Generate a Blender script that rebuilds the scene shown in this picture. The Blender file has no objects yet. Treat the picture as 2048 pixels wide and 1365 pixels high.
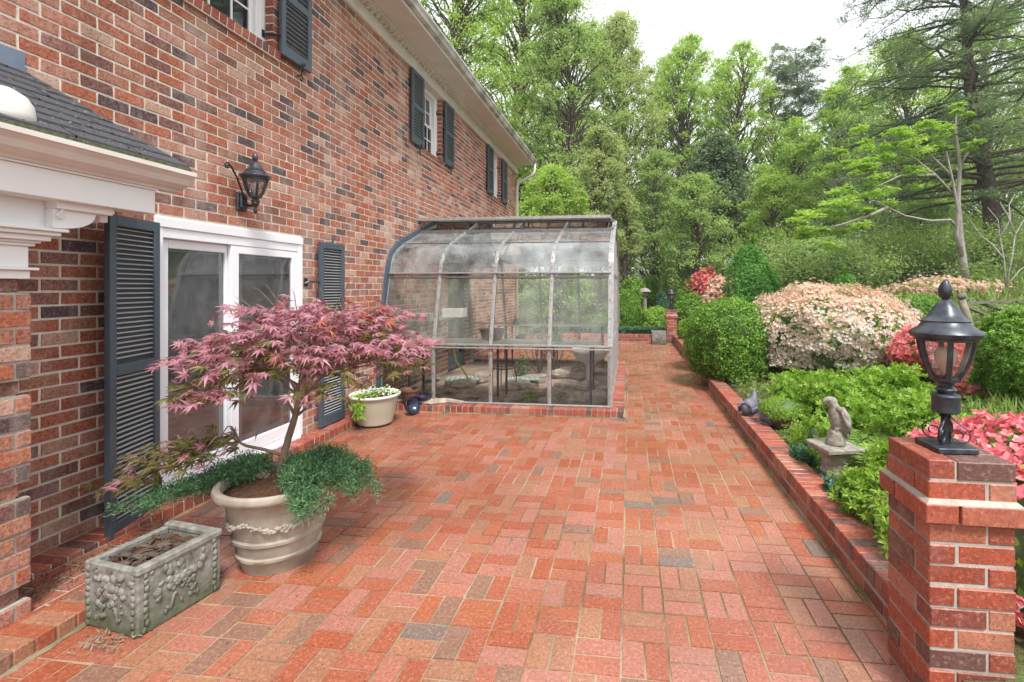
import bpy, math, random
import numpy as np
from mathutils import Vector, Matrix
R = math.radians
HAZE = 0.0012
# ------------------------------------------------------------------ camera, world, sun
CAM_H = 1.66
cd = bpy.data.cameras.new('camera'); cam = bpy.data.objects.new('camera', cd)
bpy.context.scene.collection.objects.link(cam)
YAW = math.atan((1260 - 1144) / 953.0)
cam.location = (0, 0, CAM_H); cam.rotation_euler = (R(90), 0, YAW)
cd.sensor_width = 36; cd.lens = 36 * 953.0 / 2048
cd.shift_x = -(1144 - 1024) / 2048.0; cd.shift_y = -(682.5 - 575) / 2048.0
cd.clip_end = 2000; cd.clip_start = .05
SC = bpy.context.scene; SC.camera = cam
SC.view_settings.view_transform = 'Standard'; SC.view_settings.look = 'None'
SC.view_settings.exposure = 0.94; SC.view_settings.gamma = 1; SC.cycles.diffuse_bounces = 8; SC.cycles.max_bounces = 14; SC.cycles.transparent_max_bounces = 16
w = bpy.data.worlds.new('World'); SC.world = w; w.use_nodes = True
wn = w.node_tree.nodes; wl = w.node_tree.links
sky = wn.new('ShaderNodeTexSky'); sky.sky_type = 'NISHITA'; sky.sun_disc = False
SUN_EL, SUN_AZ = 58, 150
sky.sun_elevation = R(SUN_EL); sky.sun_rotation = R(SUN_AZ); sky.air_density = 1.0; sky.dust_density = 4.0
hs = wn.new('ShaderNodeHueSaturation'); hs.inputs['Saturation'].default_value = .35
mx = wn.new('ShaderNodeMixRGB'); mx.inputs[0].default_value = .72; mx.inputs[2].default_value = (9.6, 9.8, 10.2, 1)
wl.new(sky.outputs[0], hs.inputs['Color']); wl.new(hs.outputs[0], mx.inputs[1])
bg = wn['Background']; bg.inputs[1].default_value = .10; wl.new(mx.outputs[0], bg.inputs[0])
sd = bpy.data.lights.new('sun', 'SUN'); sd.energy = 2.6; sd.angle = R(13); sd.color = (1, .96, .9)
so = bpy.data.objects.new('sun', sd); SC.collection.objects.link(so)
# light comes from the right and from behind the camera
az = R(SUN_AZ); dv = Vector((math.sin(az) * math.cos(R(SUN_EL)), math.cos(az) * math.cos(R(SUN_EL)), math.sin(R(SUN_EL))))
so.rotation_euler = dv.to_track_quat('Z', 'Y').to_euler(); so.location = (0, 0, 30)

# ------------------------------------------------------------------ helpers
rng = np.random.default_rng(7); random.seed(7)
COL = SC.collection
WL = {}
def at(px, Z, z=0.0):
    X = (px - 1144) / 953.0 * Z; c, s = math.cos(YAW), math.sin(YAW)
    return np.array([X * c - Z * s, X * s + Z * c, z])
def zat(py, Z): return CAM_H + (575 - py) / 953.0 * Z

class G:
    def __init__(s): s.v = []; s.f = []; s.n = 0
    def add(s, v, f):
        v = np.asarray(v, dtype=np.float64).reshape(-1, 3)
        s.v.append(v); s.f += [tuple(i + s.n for i in q) for q in f]; s.n += len(v); return s
    def box(s, a, b, M=None):
        (x0, y0, z0), (x1, y1, z1) = a, b
        v = np.array([[x0,y0,z0],[x1,y0,z0],[x1,y1,z0],[x0,y1,z0],[x0,y0,z1],[x1,y0,z1],[x1,y1,z1],[x0,y1,z1]], float)
        if M is not None: v = v @ np.array(M.to_3x3()).T + np.array(M.translation)
        return s.add(v, [(0,3,2,1),(4,5,6,7),(0,1,5,4),(1,2,6,5),(2,3,7,6),(3,0,4,7)])
    def bbox(s, a, b, c=.004, M=None):       # chamfered box
        a = np.array(a, float); b = np.array(b, float); a, b = np.minimum(a, b), np.maximum(a, b)
        v = []; idx = {}
        for ax in range(3):
            for i in (0, 1):
                for j in (0, 1):
                    for k in (0, 1):
                        p = [[a[0]+c, b[0]-c][i], [a[1]+c, b[1]-c][j], [a[2]+c, b[2]-c][k]]
                        p[ax] = (a[ax], b[ax])[(i, j, k)[ax]]
                        idx[(ax, i, j, k)] = len(v); v.append(p)
        I = idx; f = []
        for ax in range(3):
            o = [q for q in range(3) if q != ax]
            for side in (0, 1):
                def key(u, w_):
                    t = [0, 0, 0]; t[ax] = side; t[o[0]] = u; t[o[1]] = w_; return I[(ax, *t)]
                q = (key(0,0), key(1,0), key(1,1), key(0,1))
                if (side == 1) == (ax == 1): q = q[::-1]
                f.append(q)
        for ax in range(3):                  # edges along ax
            o = [q for q in range(3) if q != ax]
            for u in (0, 1):
                for w_ in (0, 1):
                    def kk(m, e):
                        t = [0, 0, 0]; t[ax] = e; t[o[0]] = u; t[o[1]] = w_; return I[(m, *t)]
                    q = (kk(o[0], 0), kk(o[0], 1), kk(o[1], 1), kk(o[1], 0))
                    if (u == w_) != (ax == 1): q = q[::-1]
                    f.append(q)
        for i in (0, 1):
            for j in (0, 1):
                for k in (0, 1):
                    q = (I[(0,i,j,k)], I[(1,i,j,k)], I[(2,i,j,k)])
                    if (i + j + k) % 2 == 0: q = q[::-1]
                    f.append(q)
        v = np.array(v)
        if M is not None: v = v @ np.array(M.to_3x3()).T + np.array(M.translation)
        return s.add(v, f)
    def tube(s, P, r, n=8, cap=True):
        P = np.asarray(P, float); m = len(P)
        r = np.full(m, r, float) if np.isscalar(r) else np.asarray(r, float)
        T = np.gradient(P, axis=0); T /= np.linalg.norm(T, axis=1)[:, None] + 1e-9
        up = np.array([0, 0, 1.]) if abs(T[0][2]) < .9 else np.array([1., 0, 0])
        a = np.cross(T[0], up); a /= np.linalg.norm(a)
        V = []; th = np.arange(n) * 2 * np.pi / n
        for i in range(m):
            a = a - T[i] * (a @ T[i]); a /= np.linalg.norm(a) + 1e-9; b = np.cross(T[i], a)
            V.append(P[i] + r[i] * (np.cos(th)[:, None] * a + np.sin(th)[:, None] * b))
        f = [(i*n+j, i*n+(j+1)%n, (i+1)*n+(j+1)%n, (i+1)*n+j) for i in range(m-1) for j in range(n)]
        if cap: f += [tuple(range(n))[::-1], tuple((m-1)*n + j for j in range(n))]
        return s.add(np.concatenate(V), f)
    def lathe(s, prof, n=24, c=(0, 0, 0), cap=True, wob=None, phase=0., sx=1.):
        m = len(prof); th = np.arange(n) * 2 * np.pi / n + phase; V = []
        for i, (r, z) in enumerate(prof):
            rr = r * (np.ones(n) if wob is None else wob(th, z))
            V.append(np.stack([c[0] + rr * np.cos(th) * sx, c[1] + rr * np.sin(th), np.full(n, c[2] + z)], 1))
        f = [(i*n+j, i*n+(j+1)%n, (i+1)*n+(j+1)%n, (i+1)*n+j) for i in range(m-1) for j in range(n)]
        if cap: f += [tuple(range(n))[::-1], tuple((m-1)*n + j for j in range(n))]
        return s.add(np.concatenate(V), f)
    def extr(s, poly, axis, a, b):           # closed 2D polygon extruded along axis
        o = [q for q in range(3) if q != axis]; n = len(poly); V = np.zeros((2*n, 3))
        for i, p in enumerate(poly):
            for k, e in enumerate((a, b)):
                V[k*n+i, o[0]] = p[0]; V[k*n+i, o[1]] = p[1]; V[k*n+i, axis] = e
        return s.add(V, [(i, (i+1) % n, n+(i+1) % n, n+i) for i in range(n)] + [tuple(range(n))[::-1], tuple(range(n, 2*n))])
    def strip(s, A, B):                      # ribbon surface between two polylines
        n = len(A); return s.add(np.concatenate([A, B]), [(i, i+1, n+i+1, n+i) for i in range(n-1)])
    def blob(s, c, r, n=14, m=9, amp=.15, seed=0, flat=None):
        q = np.random.default_rng(seed); D = q.normal(size=(5, 3)) * 2.2; ph = q.uniform(0, 6.28, 5)
        V = []
        for i in range(m + 1):
            t = math.pi * i / m
            for j in range(n):
                p = np.array([math.sin(t)*math.cos(j*2*math.pi/n), math.sin(t)*math.sin(j*2*math.pi/n), math.cos(t)])
                k = 1 + amp * np.sin(D @ p + ph).mean() * 2
                V.append(np.array(c) + p * k * np.array(r))
        f = [(i*n+j, (i+1)*n+j, (i+1)*n+(j+1)%n, i*n+(j+1)%n) for i in range(m) for j in range(n)]
        return s.add(np.array(V), f)

def mesh_np(name, V, F):
    me = bpy.data.meshes.new(name); V = np.ascontiguousarray(V, dtype=np.float32)
    F = np.asarray(F); nf, k = F.shape
    me.vertices.add(len(V)); me.vertices.foreach_set('co', V.ravel())
    me.loops.add(nf * k); me.loops.foreach_set('vertex_index', F.astype(np.int32).ravel())
    me.polygons.add(nf); me.polygons.foreach_set('loop_start', np.arange(0, nf * k, k, dtype=np.int32))
    me.polygons.foreach_set('loop_total', np.full(nf, k, dtype=np.int32))
    me.update(calc_edges=True); me.shade_flat(); return me
def props(o, label=None, cat=None, group=None, kind=None):
    for k, v in (('label', label), ('category', cat), ('group', group), ('kind', kind)):
        if v: o[k] = v
    return o
def link(o, parent=None, loc=None):
    COL.objects.link(o)
    if parent is not None: o.parent = parent; WL[o.name] = WL[parent.name]
    else: o.location = loc if loc is not None else (0, 0, 0); WL[o.name] = np.array(o.location)
    return o
def thing(name, loc, label, cat, group=None, kind=None):
    o = bpy.data.objects.new(name, None); o.empty_display_size = .1
    link(o, None, tuple(float(q) for q in loc)); return props(o, label, cat, group, kind)
def part(name, g, mat, parent=None, smooth=False, loc=None, label=None, auto=None):
    """links geometry given in world coordinates as ONE object; under a parent it keeps the parent's origin"""
    if isinstance(g, G):
        V = np.concatenate(g.v); org = WL[parent.name] if parent is not None else np.array(loc if loc is not None else (0, 0, 0), float)
        me = bpy.data.meshes.new(name); me.from_pydata([tuple(p) for p in (V - org)], [], g.f); me.update()
    else:
        V, F = g; org = WL[parent.name] if parent is not None else np.array(loc if loc is not None else (0, 0, 0), float)
        me = mesh_np(name, V - org, F)
    for m in (mat if isinstance(mat, (list, tuple)) else [mat]): me.materials.append(m)
    if smooth:
        me.polygons.foreach_set('use_smooth', [True] * len(me.polygons))
    o = bpy.data.objects.new(name, me); link(o, parent, None if parent is not None else tuple(float(q) for q in org))
    if smooth and auto:
        try: me.set_sharp_from_angle(angle=R(auto))
        except Exception: pass
    if label: o['label'] = label
    return o
def solo(name, g, mat, loc, label, cat, group=None, kind=None, smooth=False, auto=None):
    o = part(name, g, mat, None, smooth, loc, auto=auto); return props(o, label, cat, group, kind)
def copy_tree(o, loc=None, parent=None, label=None):
    c = o.copy(); COL.objects.link(c)
    if parent is not None: c.parent = parent; WL[c.name] = WL[parent.name]
    else: c.location = loc; WL[c.name] = np.array(loc, float)
    if label: c['label'] = label
    for ch in list(o.children): copy_tree(ch, None, c)
    return c

# scatter a small template over many points (numpy, one mesh)
def tmpl_leaf(wd=.5, fold=.12): return np.array([[0,0,0],[.45,wd/2,fold],[1,0,0],[.45,-wd/2,fold]]), np.array([[0,3,2,1]])
def tmpl_star(n, ln=1., wd=.3, cup=.3, tipz=.1, start=0., span=2*math.pi):
    V = []; F = []
    for i in range(n):
        a = start + span * i / n; c, s = math.cos(a), math.sin(a); k = len(V)
        for (r, t, z) in ((.02, 0, 0), (.55*ln, wd/2, cup*.55), (ln, 0, cup*.55+tipz), (.55*ln, -wd/2, cup*.55)):
            V.append([c*r - s*t, s*r + c*t, z])
        F.append([k, k+3, k+2, k+1])
    return np.array(V, float), np.array(F)
def tmpl_maple():
    V = []; F = []; L = [1., .95, .95, .72, .72, .42, .42]; A = [0, 38, -38, 76, -76, 118, -118]
    for l, a in zip(L, A):
        a = R(a); c, s = math.cos(a), math.sin(a); k = len(V)
        for (r, t, z) in ((0, 0, 0), (.38*l, .105*l+.015, .03), (l, 0, -.14*l), (.38*l, -.105*l-.015, .03)):
            V.append([c*r - s*t + .0, s*r + c*t, z])
        F.append([k, k+3, k+2, k+1])
    return np.array(V, float), np.array(F)
def tmpl_sprig(n=6, wd=.22, sp=.5):
    V = []; F = []; q = np.random.default_rng(3)
    for i in range(n):
        t = i / (n - 1.) * .75; side = (-1) ** i; a = R(48) * side + q.normal() * .2; ln = sp * (1.1 - .5 * t)
        if i == n - 1: a = 0
        c, s = math.cos(a), math.sin(a); k = len(V); z0 = q.normal() * .03
        for (r, w_, z) in ((0, 0, 0), (.5*ln, wd*ln, .05), (ln, 0, .02+z0), (.5*ln, -wd*ln, .05)):
            V.append([t + c*r - s*w_, s*r + c*w_, z])
        F.append([k, k+3, k+2, k+1])
    return np.array(V, float), np.array(F)
def scatter(tm, P, N, size, spin=None, jit=.35, fwd=None, rg=None):
    """P points, N normals (template z), size; fwd = wished template x direction"""
    rg = rg or rng; TV, TF = tm; n = len(P); P = np.asarray(P, float)
    N = np.asarray(N, float) + rg.normal(size=(n, 3)) * jit; N /= np.linalg.norm(N, axis=1)[:, None] + 1e-9
    A = rg.normal(size=(n, 3)) if fwd is None else np.asarray(fwd, float) + rg.normal(size=(n, 3)) * jit
    A = A - N * (A * N).sum(1)[:, None]; A /= np.linalg.norm(A, axis=1)[:, None] + 1e-9; B = np.cross(N, A)
    size = np.broadcast_to(np.asarray(size, float), (n,)) * rg.uniform(.75, 1.25, n)
    V = P[:, None, :] + size[:, None, None] * (TV[None, :, 0:1] * A[:, None] + TV[None, :, 1:2] * B[:, None] + TV[None, :, 2:3] * N[:, None])
    F = TF[None] + (np.arange(n) * len(TV))[:, None, None]
    return V.reshape(-1, 3), F.reshape(-1, TF.shape[1])
def cat(*gs):
    V = []; F = []; k = 0
    for v, f in gs: V.append(v); F.append(f + k); k += len(v)
    return np.concatenate(V), np.concatenate(F)
def lump(P, freq, seed, n=6):
    q = np.random.default_rng(seed); D = q.normal(size=(n, 3)) * freq; ph = q.uniform(0, 6.28, n)
    return np.sin(P @ D.T + ph).mean(1)

# ------------------------------------------------------------------ materials
class NT:
    def __init__(s, name):
        s.m = bpy.data.materials.new(name); s.m.use_nodes = True; s.t = s.m.node_tree; s.p = s.t.nodes['Principled BSDF']; s.out = s.t.nodes['Material Output']
        s.tc = s.n('ShaderNodeTexCoord')
    def n(s, t, **kw):
        x = s.t.nodes.new(t)
        for k, v in kw.items(): setattr(x, k, v)
        return x
    def l(s, a, b): s.t.links.new(a, b)
    def noise(s, scale, detail=3, rough=.55, vec=None, dist=0.):
        x = s.n('ShaderNodeTexNoise'); x.inputs['Scale'].default_value = scale; x.inputs['Detail'].default_value = detail
        x.inputs['Roughness'].default_value = rough; x.inputs['Distortion'].default_value = dist
        s.l(vec or s.tc.outputs['Object'], x.inputs['Vector']); return x.outputs['Fac']
    def ramp(s, fac, stops, interp='LINEAR'):
        x = s.n('ShaderNodeValToRGB'); e = x.color_ramp; e.interpolation = interp
        while len(e.elements) > 1: e.elements.remove(e.elements[-1])
        e.elements[0].position = stops[0][0]; e.elements[0].color = (*stops[0][1], 1) if len(stops[0][1]) == 3 else stops[0][1]
        for p, c in stops[1:]:
            q = e.elements.new(p); q.color = (*c, 1) if len(c) == 3 else c
        s.l(fac, x.inputs[0]); return x.outputs[0]
    def mix(s, fac, a, b, mode='MIX'):
        x = s.n('ShaderNodeMixRGB', blend_type=mode)
        for i, v in enumerate((fac, a, b)):
            if hasattr(v, 'is_output'): s.l(v, x.inputs[i])
            elif i == 0: x.inputs[0].default_value = v
            else: x.inputs[i].default_value = (*v, 1)
        return x.outputs[0]
    def math(s, op, a, b=0., c=False):
        x = s.n('ShaderNodeMath', operation=op); x.use_clamp = c
        for i, v in enumerate((a, b)):
            if hasattr(v, 'is_output'): s.l(v, x.inputs[i])
            else: x.inputs[i].default_value = v
        return x.outputs[0]
    def bump(s, h, strength=.3, dist=.01, prev=None):
        x = s.n('ShaderNodeBump'); x.inputs['Strength'].default_value = strength; x.inputs['Distance'].default_value = dist
        s.l(h, x.inputs['Height']); 
        if prev is not None: s.l(prev, x.inputs['Normal'])
        return x.outputs[0]
    def set(s, **kw):
        for k, v in kw.items():
            i = s.p.inputs[{'col': 'Base Color', 'rough': 'Roughness', 'metal': 'Metallic', 'nrm': 'Normal', 'spec': 'Specular IOR Level', 'coat': 'Coat Weight', 'coatr': 'Coat Roughness'}[k]]
            if hasattr(v, 'is_output'): s.l(v, i)
            elif isinstance(v, (tuple, list)): i.default_value = (*v, 1)
            else: i.default_value = v
        return s.m
def BW(r, g=None, b=None): return (r, r if g is None else g, r if b is None else b)

def m_brick(name, pal, mott=.5, rough=.85, white=.3, scale=1., wet=None):
    t = NT(name); isl = t.n('ShaderNodeNewGeometry').outputs['Random Per Island']
    c = t.ramp(isl, pal, 'CONSTANT')
    n1 = t.noise(16 * scale, 5, .7); n2 = t.noise(60 * scale, 4, .7); n3 = t.noise(130 * scale, 2, .5)
    c = t.mix(t.ramp(n1, [(.35, BW(0)), (.7, BW(mott))]), c, t.mix(.5, c, (.12, .06, .05), 'MIX'))
    c = t.mix(t.ramp(n2, [(.36, BW(.8 if not wet else .4)), (.52, BW(0))]), c, t.mix(1., c, (.45, .4, .4), 'MULTIPLY')); c = t.mix(t.ramp(n2, [(.54, BW(0)), (.68, BW(.35))]), c, (.62, .40, .32))
    c = t.mix(t.ramp(n3, [(.62, BW(0)), (.68, BW(.8))]), c, (.07, .045, .04))
    n4 = t.noise(3.2, 5, .7)
    c = t.mix(t.ramp(n4, [(.52, BW(0)), (.78, BW(white))]), c, (.62, .52, .45))
    if name == 'wall_brick':             # run-off streaks and pale bloom down the wall
        mp = t.n('ShaderNodeMapping'); t.l(t.tc.outputs['Object'], mp.inputs[0]); mp.inputs['Scale'].default_value = (1, 1, .14)
        n9 = t.noise(2.6, 5, .7, mp.outputs[0]); c = t.mix(t.ramp(n9, [(.50, BW(0)), (.68, BW(.30))]), c, (.60, .52, .46)); c = t.mix(t.ramp(n9, [(.30, BW(.5)), (.44, BW(0))]), c, t.mix(1., c, (.6, .56, .54), 'MULTIPLY'))
    h = t.math('ADD', n2, t.math('MULTIPLY', n3, .6))
    nb = t.bump(h, .55, .004)
    if wet:
        n7 = t.noise(.8, 5, .65); c = t.mix(t.ramp(n7, [(.42, BW(.0)), (.62, BW(.55))]), c, t.mix(1., c, (.62, .55, .50), 'MULTIPLY')); n8 = t.noise(300, 2, .5); c = t.mix(t.ramp(n8, [(.62, BW(0)), (.68, BW(.8))]), c, (.09, .05, .04))
        n5 = t.noise(1.1, 3, .6); n6 = t.noise(9, 3, .6)
        ww = t.math('ADD', t.math('MULTIPLY', n5, .7), t.math('MULTIPLY', n6, .3))
        r = t.ramp(ww, [(.40, BW(wet[0])), (.62, BW(wet[1]))])
        return t.set(col=c, rough=r, nrm=t.bump(h, .35, .003), spec=.5)
    return t.set(col=c, rough=rough, nrm=nb, spec=.3)
PAL_WALL = [(0, (.44,.135,.07)), (.17, (.37,.125,.075)), (.31, (.50,.23,.165)), (.45, (.22,.10,.085)), (.54, (.42,.19,.12)), (.68, (.11,.075,.08)), (.76, (.47,.15,.085)), (.87, (.30,.14,.11)), (.93, (.56,.36,.27))]
PAL_PAV = [(0, (.40,.135,.08)), (.16, (.37,.11,.06)), (.30, (.38,.175,.10)), (.42, (.42,.165,.115)), (.54, (.37,.095,.045)), (.64, (.36,.165,.10)), (.74, (.41,.17,.125)), (.84, (.27,.145,.10)), (.91, (.40,.12,.055)), (.984, (.20,.15,.13))]
PAL_RED = [(0, (.42,.085,.045)), (.25, (.34,.07,.04)), (.45, (.46,.13,.075)), (.6, (.25,.06,.045)), (.72, (.40,.10,.06)), (.85, (.16,.075,.065)), (.93, (.50,.19,.12))]
M = {}
M['wall'] = m_brick('wall_brick', PAL_WALL, .6, .88, .42)
M['paver'] = m_brick('wet_paver_brick', PAL_PAV, .25, .5, .12, 1., (.10, .40))
M['red'] = m_brick('red_brick', PAL_RED, .8, .7, .30, 1., (.3, .75))
def m_simple(name, col, rough=.6, metal=0., nscale=30, namt=.25, dark=None, bump=.15, spec=.5, bd=.003):
    t = NT(name); n = t.noise(nscale, 4, .6); d = dark or tuple(q * .6 for q in col)
    c = t.mix(t.ramp(n, [(.35, BW(0)), (.75, BW(namt*2 if namt < .5 else 1))]), col, d)
    return t.set(col=c, rough=rough, metal=metal, nrm=t.bump(n, bump, bd), spec=spec)
def m_mortar(name, col, col2, sc=40):
    t = NT(name); n = t.noise(sc, 5, .7); n2 = t.noise(1.3, 4, .6)
    c = t.mix(t.ramp(n2, [(.42, BW(0)), (.58, BW(1))]), col, col2); c = t.mix(t.ramp(n, [(.3, BW(.5)), (.6, BW(0))]), c, tuple(q*.5 for q in col))
    return t.set(col=c, rough=.95, nrm=t.bump(n, .6, .004), spec=.2)
M['mortar'] = m_mortar('wall_mortar', (.80, .74, .65), (.70, .63, .54))
M['joint'] = m_mortar('paving_joint', (.36, .28, .19), (.12, .09, .05), 30)
M['joint2'] = m_mortar('garden_wall_mortar', (.46, .42, .37), (.28, .25, .20))
M['white'] = m_simple('white_paint', (.78, .78, .79), .45, 0, 6, .06, (.62, .6, .56), .05)
M['whitedirty'] = m_simple('weathered_white_paint', (.72, .69, .66), .5, 0, 3.5, .3, (.50, .45, .38), .08)
M['vinyl'] = m_simple('white_door_frame', (.80, .82, .86), .3, 0, 4, .05, (.7, .7, .72), .02)
M['greyframe'] = m_simple('screen_frame_grey', (.74, .74, .80), .5, 0, 8, .1, None, .02)
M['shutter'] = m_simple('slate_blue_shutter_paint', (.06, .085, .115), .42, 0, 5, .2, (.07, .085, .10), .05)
M['louver'] = m_simple('shutter_louver_lit_paint', (.32, .335, .345), .45, 0, 5, .2, (.22, .23, .24), .05); M['louvershade'] = m_simple('shutter_gap_shade', (.045, .05, .056), .7, 0, 5, .1)  # pale slats paint in lit edges, dark sheet paints in the shade between
M['iron'] = m_simple('black_cast_metal', (.022, .024, .030), .38, .3, 60, .3, (.06, .06, .065), .25)
M['lampmetal'] = m_simple('weathered_lamp_metal', (.030, .035, .046), .36, .4, 22, .5, (.085, .095, .115), .25)
M['alu'] = m_simple('weathered_aluminium', (.41, .405, .40), .4, .4, 22, .35, (.22, .20, .18), .12)
M['aludark'] = m_simple('dark_aluminium_bar', (.20, .19, .18), .5, .5, 18, .4, (.09, .08, .07), .12)
M['soffit'] = m_simple('aged_soffit_paint', (.70, .66, .61), .6, 0, 2.6, .3, (.55, .49, .42), .06)
M['gutterdirt'] = m_simple('stained_gutter', (.62, .60, .57), .5, 0, 3.0, .5, (.12, .11, .09), .1)
M['shingle'] = m_simple('asphalt_shingle', (.085, .085, .098), .9, 0, 90, .45, (.035, .035, .04), .8, .3, .004)
M['moss'] = m_simple('gutter_debris', (.10, .10, .055), .95, 0, 60, .5, (.03, .03, .02), 1., .2, .01)
M['flash'] = m_simple('metal_flashing', (.20, .25, .33), .4, .6, 6, .3, (.12, .14, .18), .1)
M['stone'] = m_simple('weathered_cast_stone', (.36, .33, .29), .9, 0, 26, .5, (.13, .12, .095), 1., .2, .012)
M['stonepot'] = m_simple('cast_stone_planter', (.40, .36, .30), .85, 0, 7, .5, (.22, .19, .14), .35, .25, .004)
M['stonegrey'] = m_simple('grey_carved_stone', (.33, .33, .31), .92, 0, 22, .5, (.12, .125, .095), 1., .2, .008)
M['plastic'] = m_simple('faded_plastic_pot', (.40, .37, .29), .6, 0, 5, .4, (.40, .36, .27), .1)
M['rimwhite'] = m_simple('faded_white_rim', (.72, .71, .68), .6, 0, 8, .2, (.5, .48, .42), .1)
M['cobalt'] = m_simple('dark_blue_glaze', (.012, .016, .045), .18, 0, 10, .3, (.03, .04, .09), .1, .6)
M['terra'] = m_simple('dark_terracotta', (.16, .07, .045), .7, 0, 14, .4, (.08, .04, .03), .3)
M['purple'] = m_simple('purple_grey_ceramic', (.17, .16, .21), .55, 0, 18, .5, (.06, .06, .08), .5)
M['bark'] = m_simple('tree_bark', (.13, .10, .08), .95, 0, 9, .5, (.05, .04, .032), 1., .2, .03)
M['barkpale'] = m_simple('pale_grey_bark', (.36, .33, .30), .9, 0, 8, .4, (.18, .16, .14), .5, .2, .02)
M['barkmaple'] = m_simple('maple_bark', (.22, .15, .11), .8, 0, 20, .4, (.11, .075, .055), .4)
M['gfloor'] = m_simple('greenhouse_floor_stone', (.46,.34,.26), .9, 0, 6, .4, (.24,.16,.11), .6); M['soil'] = m_simple('mulch_soil', (.13, .065, .038), .95, 0, 45, .5, (.035, .022, .015), 1., .2, .02)
M['rock'] = m_simple('tan_flat_rock', (.52, .44, .36), .9, 0, 8, .5, (.18, .14, .11), .6, .25, .01)
M['wood'] = m_simple('weathered_wood', (.30, .26, .20), .85, 0, 18, .5, (.14, .12, .09), .5, .2, .006)
M['woodgrey'] = m_simple('grey_rail_wood', (.20, .18, .16), .85, 0, 18, .5, (.08, .07, .06), .5, .2, .006)
M['dark'] = m_simple('dark_interior_paint', (.32, .31, .30), .8, 0, 3, .1)
M['floorin'] = m_simple('interior_floor', (.16, .10, .07), .5, 0, 3, .2)
M['hose'] = m_simple('green_hose', (.45, .62, .06), .5)
M['bulb'] = m_simple('frosted_bulb', (.75, .74, .70), .4)
M['ceramic'] = m_simple('white_ceramic', (.70, .70, .68), .4, 0, 30, .12, (.2, .22, .3), .1)
M['rug'] = m_simple('teal_woven_mat', (.16, .33, .31), .9, 0, 22, .5, (.55, .55, .48), .4)
_t = NT('grey_carved_stone'); _n = _t.noise(22, 4, .6); _c = _t.mix(_t.ramp(_n, [(.35, BW(0)), (.75, BW(1))]), (.29, .285, .265), (.11, .11, .085)); _s = _t.n('ShaderNodeSeparateXYZ'); _t.l(_t.tc.outputs['Object'], _s.inputs[0]); _z = _t.math('ADD', _s.outputs[2], _t.math('MULTIPLY', _t.noise(9, 4, .7), .22)); _c = _t.mix(_t.ramp(_z, [(.13, BW(.85)), (.30, BW(0))]), _c, (.075, .095, .045)); M['stonegrey'] = _t.set(col=_c, rough=.92, nrm=_t.bump(_n, 1., .008), spec=.2)
def m_glass(name, tint=(1, 1, 1), refl=.9, dirt_sheen=.1, dirt_sheen_col=(.55, .58, .55), ior=1.5, ds=6, streak=False):
    t = NT(name); nt = t.t; fr = t.n('ShaderNodeFresnel'); fr.inputs['IOR'].default_value = ior
    tr = t.n('ShaderNodeBsdfTransparent'); tr.inputs[0].default_value = (*tint, 1)
    gl = t.n('ShaderNodeBsdfGlossy'); gl.inputs['Roughness'].default_value = .03; gl.inputs[0].default_value = (refl, refl, refl, 1)
    df = t.n('ShaderNodeBsdfDiffuse'); df.inputs[0].default_value = (*dirt_sheen_col, 1)
    mp = t.n('ShaderNodeMapping'); t.l(t.tc.outputs['Object'], mp.inputs[0]); mp.inputs['Scale'].default_value = (1, 1, .35 if streak else 1)
    n = t.noise(ds, 5, .7, mp.outputs[0]); n2 = t.noise(1.3, 3, .6)
    f = t.math('MULTIPLY', t.ramp(t.math('ADD', t.math('MULTIPLY', n, .6), t.math('MULTIPLY', n2, .4)), [(.36, BW(.15)), (.64, BW(1.))]), dirt_sheen)
    a = t.n('ShaderNodeMixShader'); b = t.n('ShaderNodeMixShader')
    t.l(f, a.inputs[0]); t.l(tr.outputs[0], a.inputs[1]); t.l(df.outputs[0], a.inputs[2])
    t.l(fr.outputs[0], b.inputs[0]); t.l(a.outputs[0], b.inputs[1]); t.l(gl.outputs[0], b.inputs[2]); t.l(b.outputs[0], t.out.inputs[0])
    return t.m
M['glass'] = m_glass('greenhouse_glass', (.95, .97, .95), 1., .22, (.64, .70, .62), 1.5, 7, True)
M['glasstop'] = m_glass('dirty_sheen_roof_glass', (.93, .95, .96), 1., .36, (.66, .73, .74), 1.8, 3.5, True)  # dirt film also carries a painted bluish-white sky reflection
M['glasslow'] = m_glass('clean_low_glass', (.96, .97, .96), .8, .05, (.60, .62, .56), 1.45, 7, True)
M['doorglass'] = m_glass('door_glass', (.82, .84, .86), 1., .24, (.40, .42, .45), 2.3)  # no dirt here: grey film paints in the screen tone and a paler reflection
M['winglass'] = m_glass('window_glass', (.35, .42, .45), 1., .04, (.3, .35, .4), 2.0)
M['lampglass'] = m_glass('lantern_glass', (.93, .86, .82), .9, .22, (.72, .62, .56), 1.45, 20)

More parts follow.
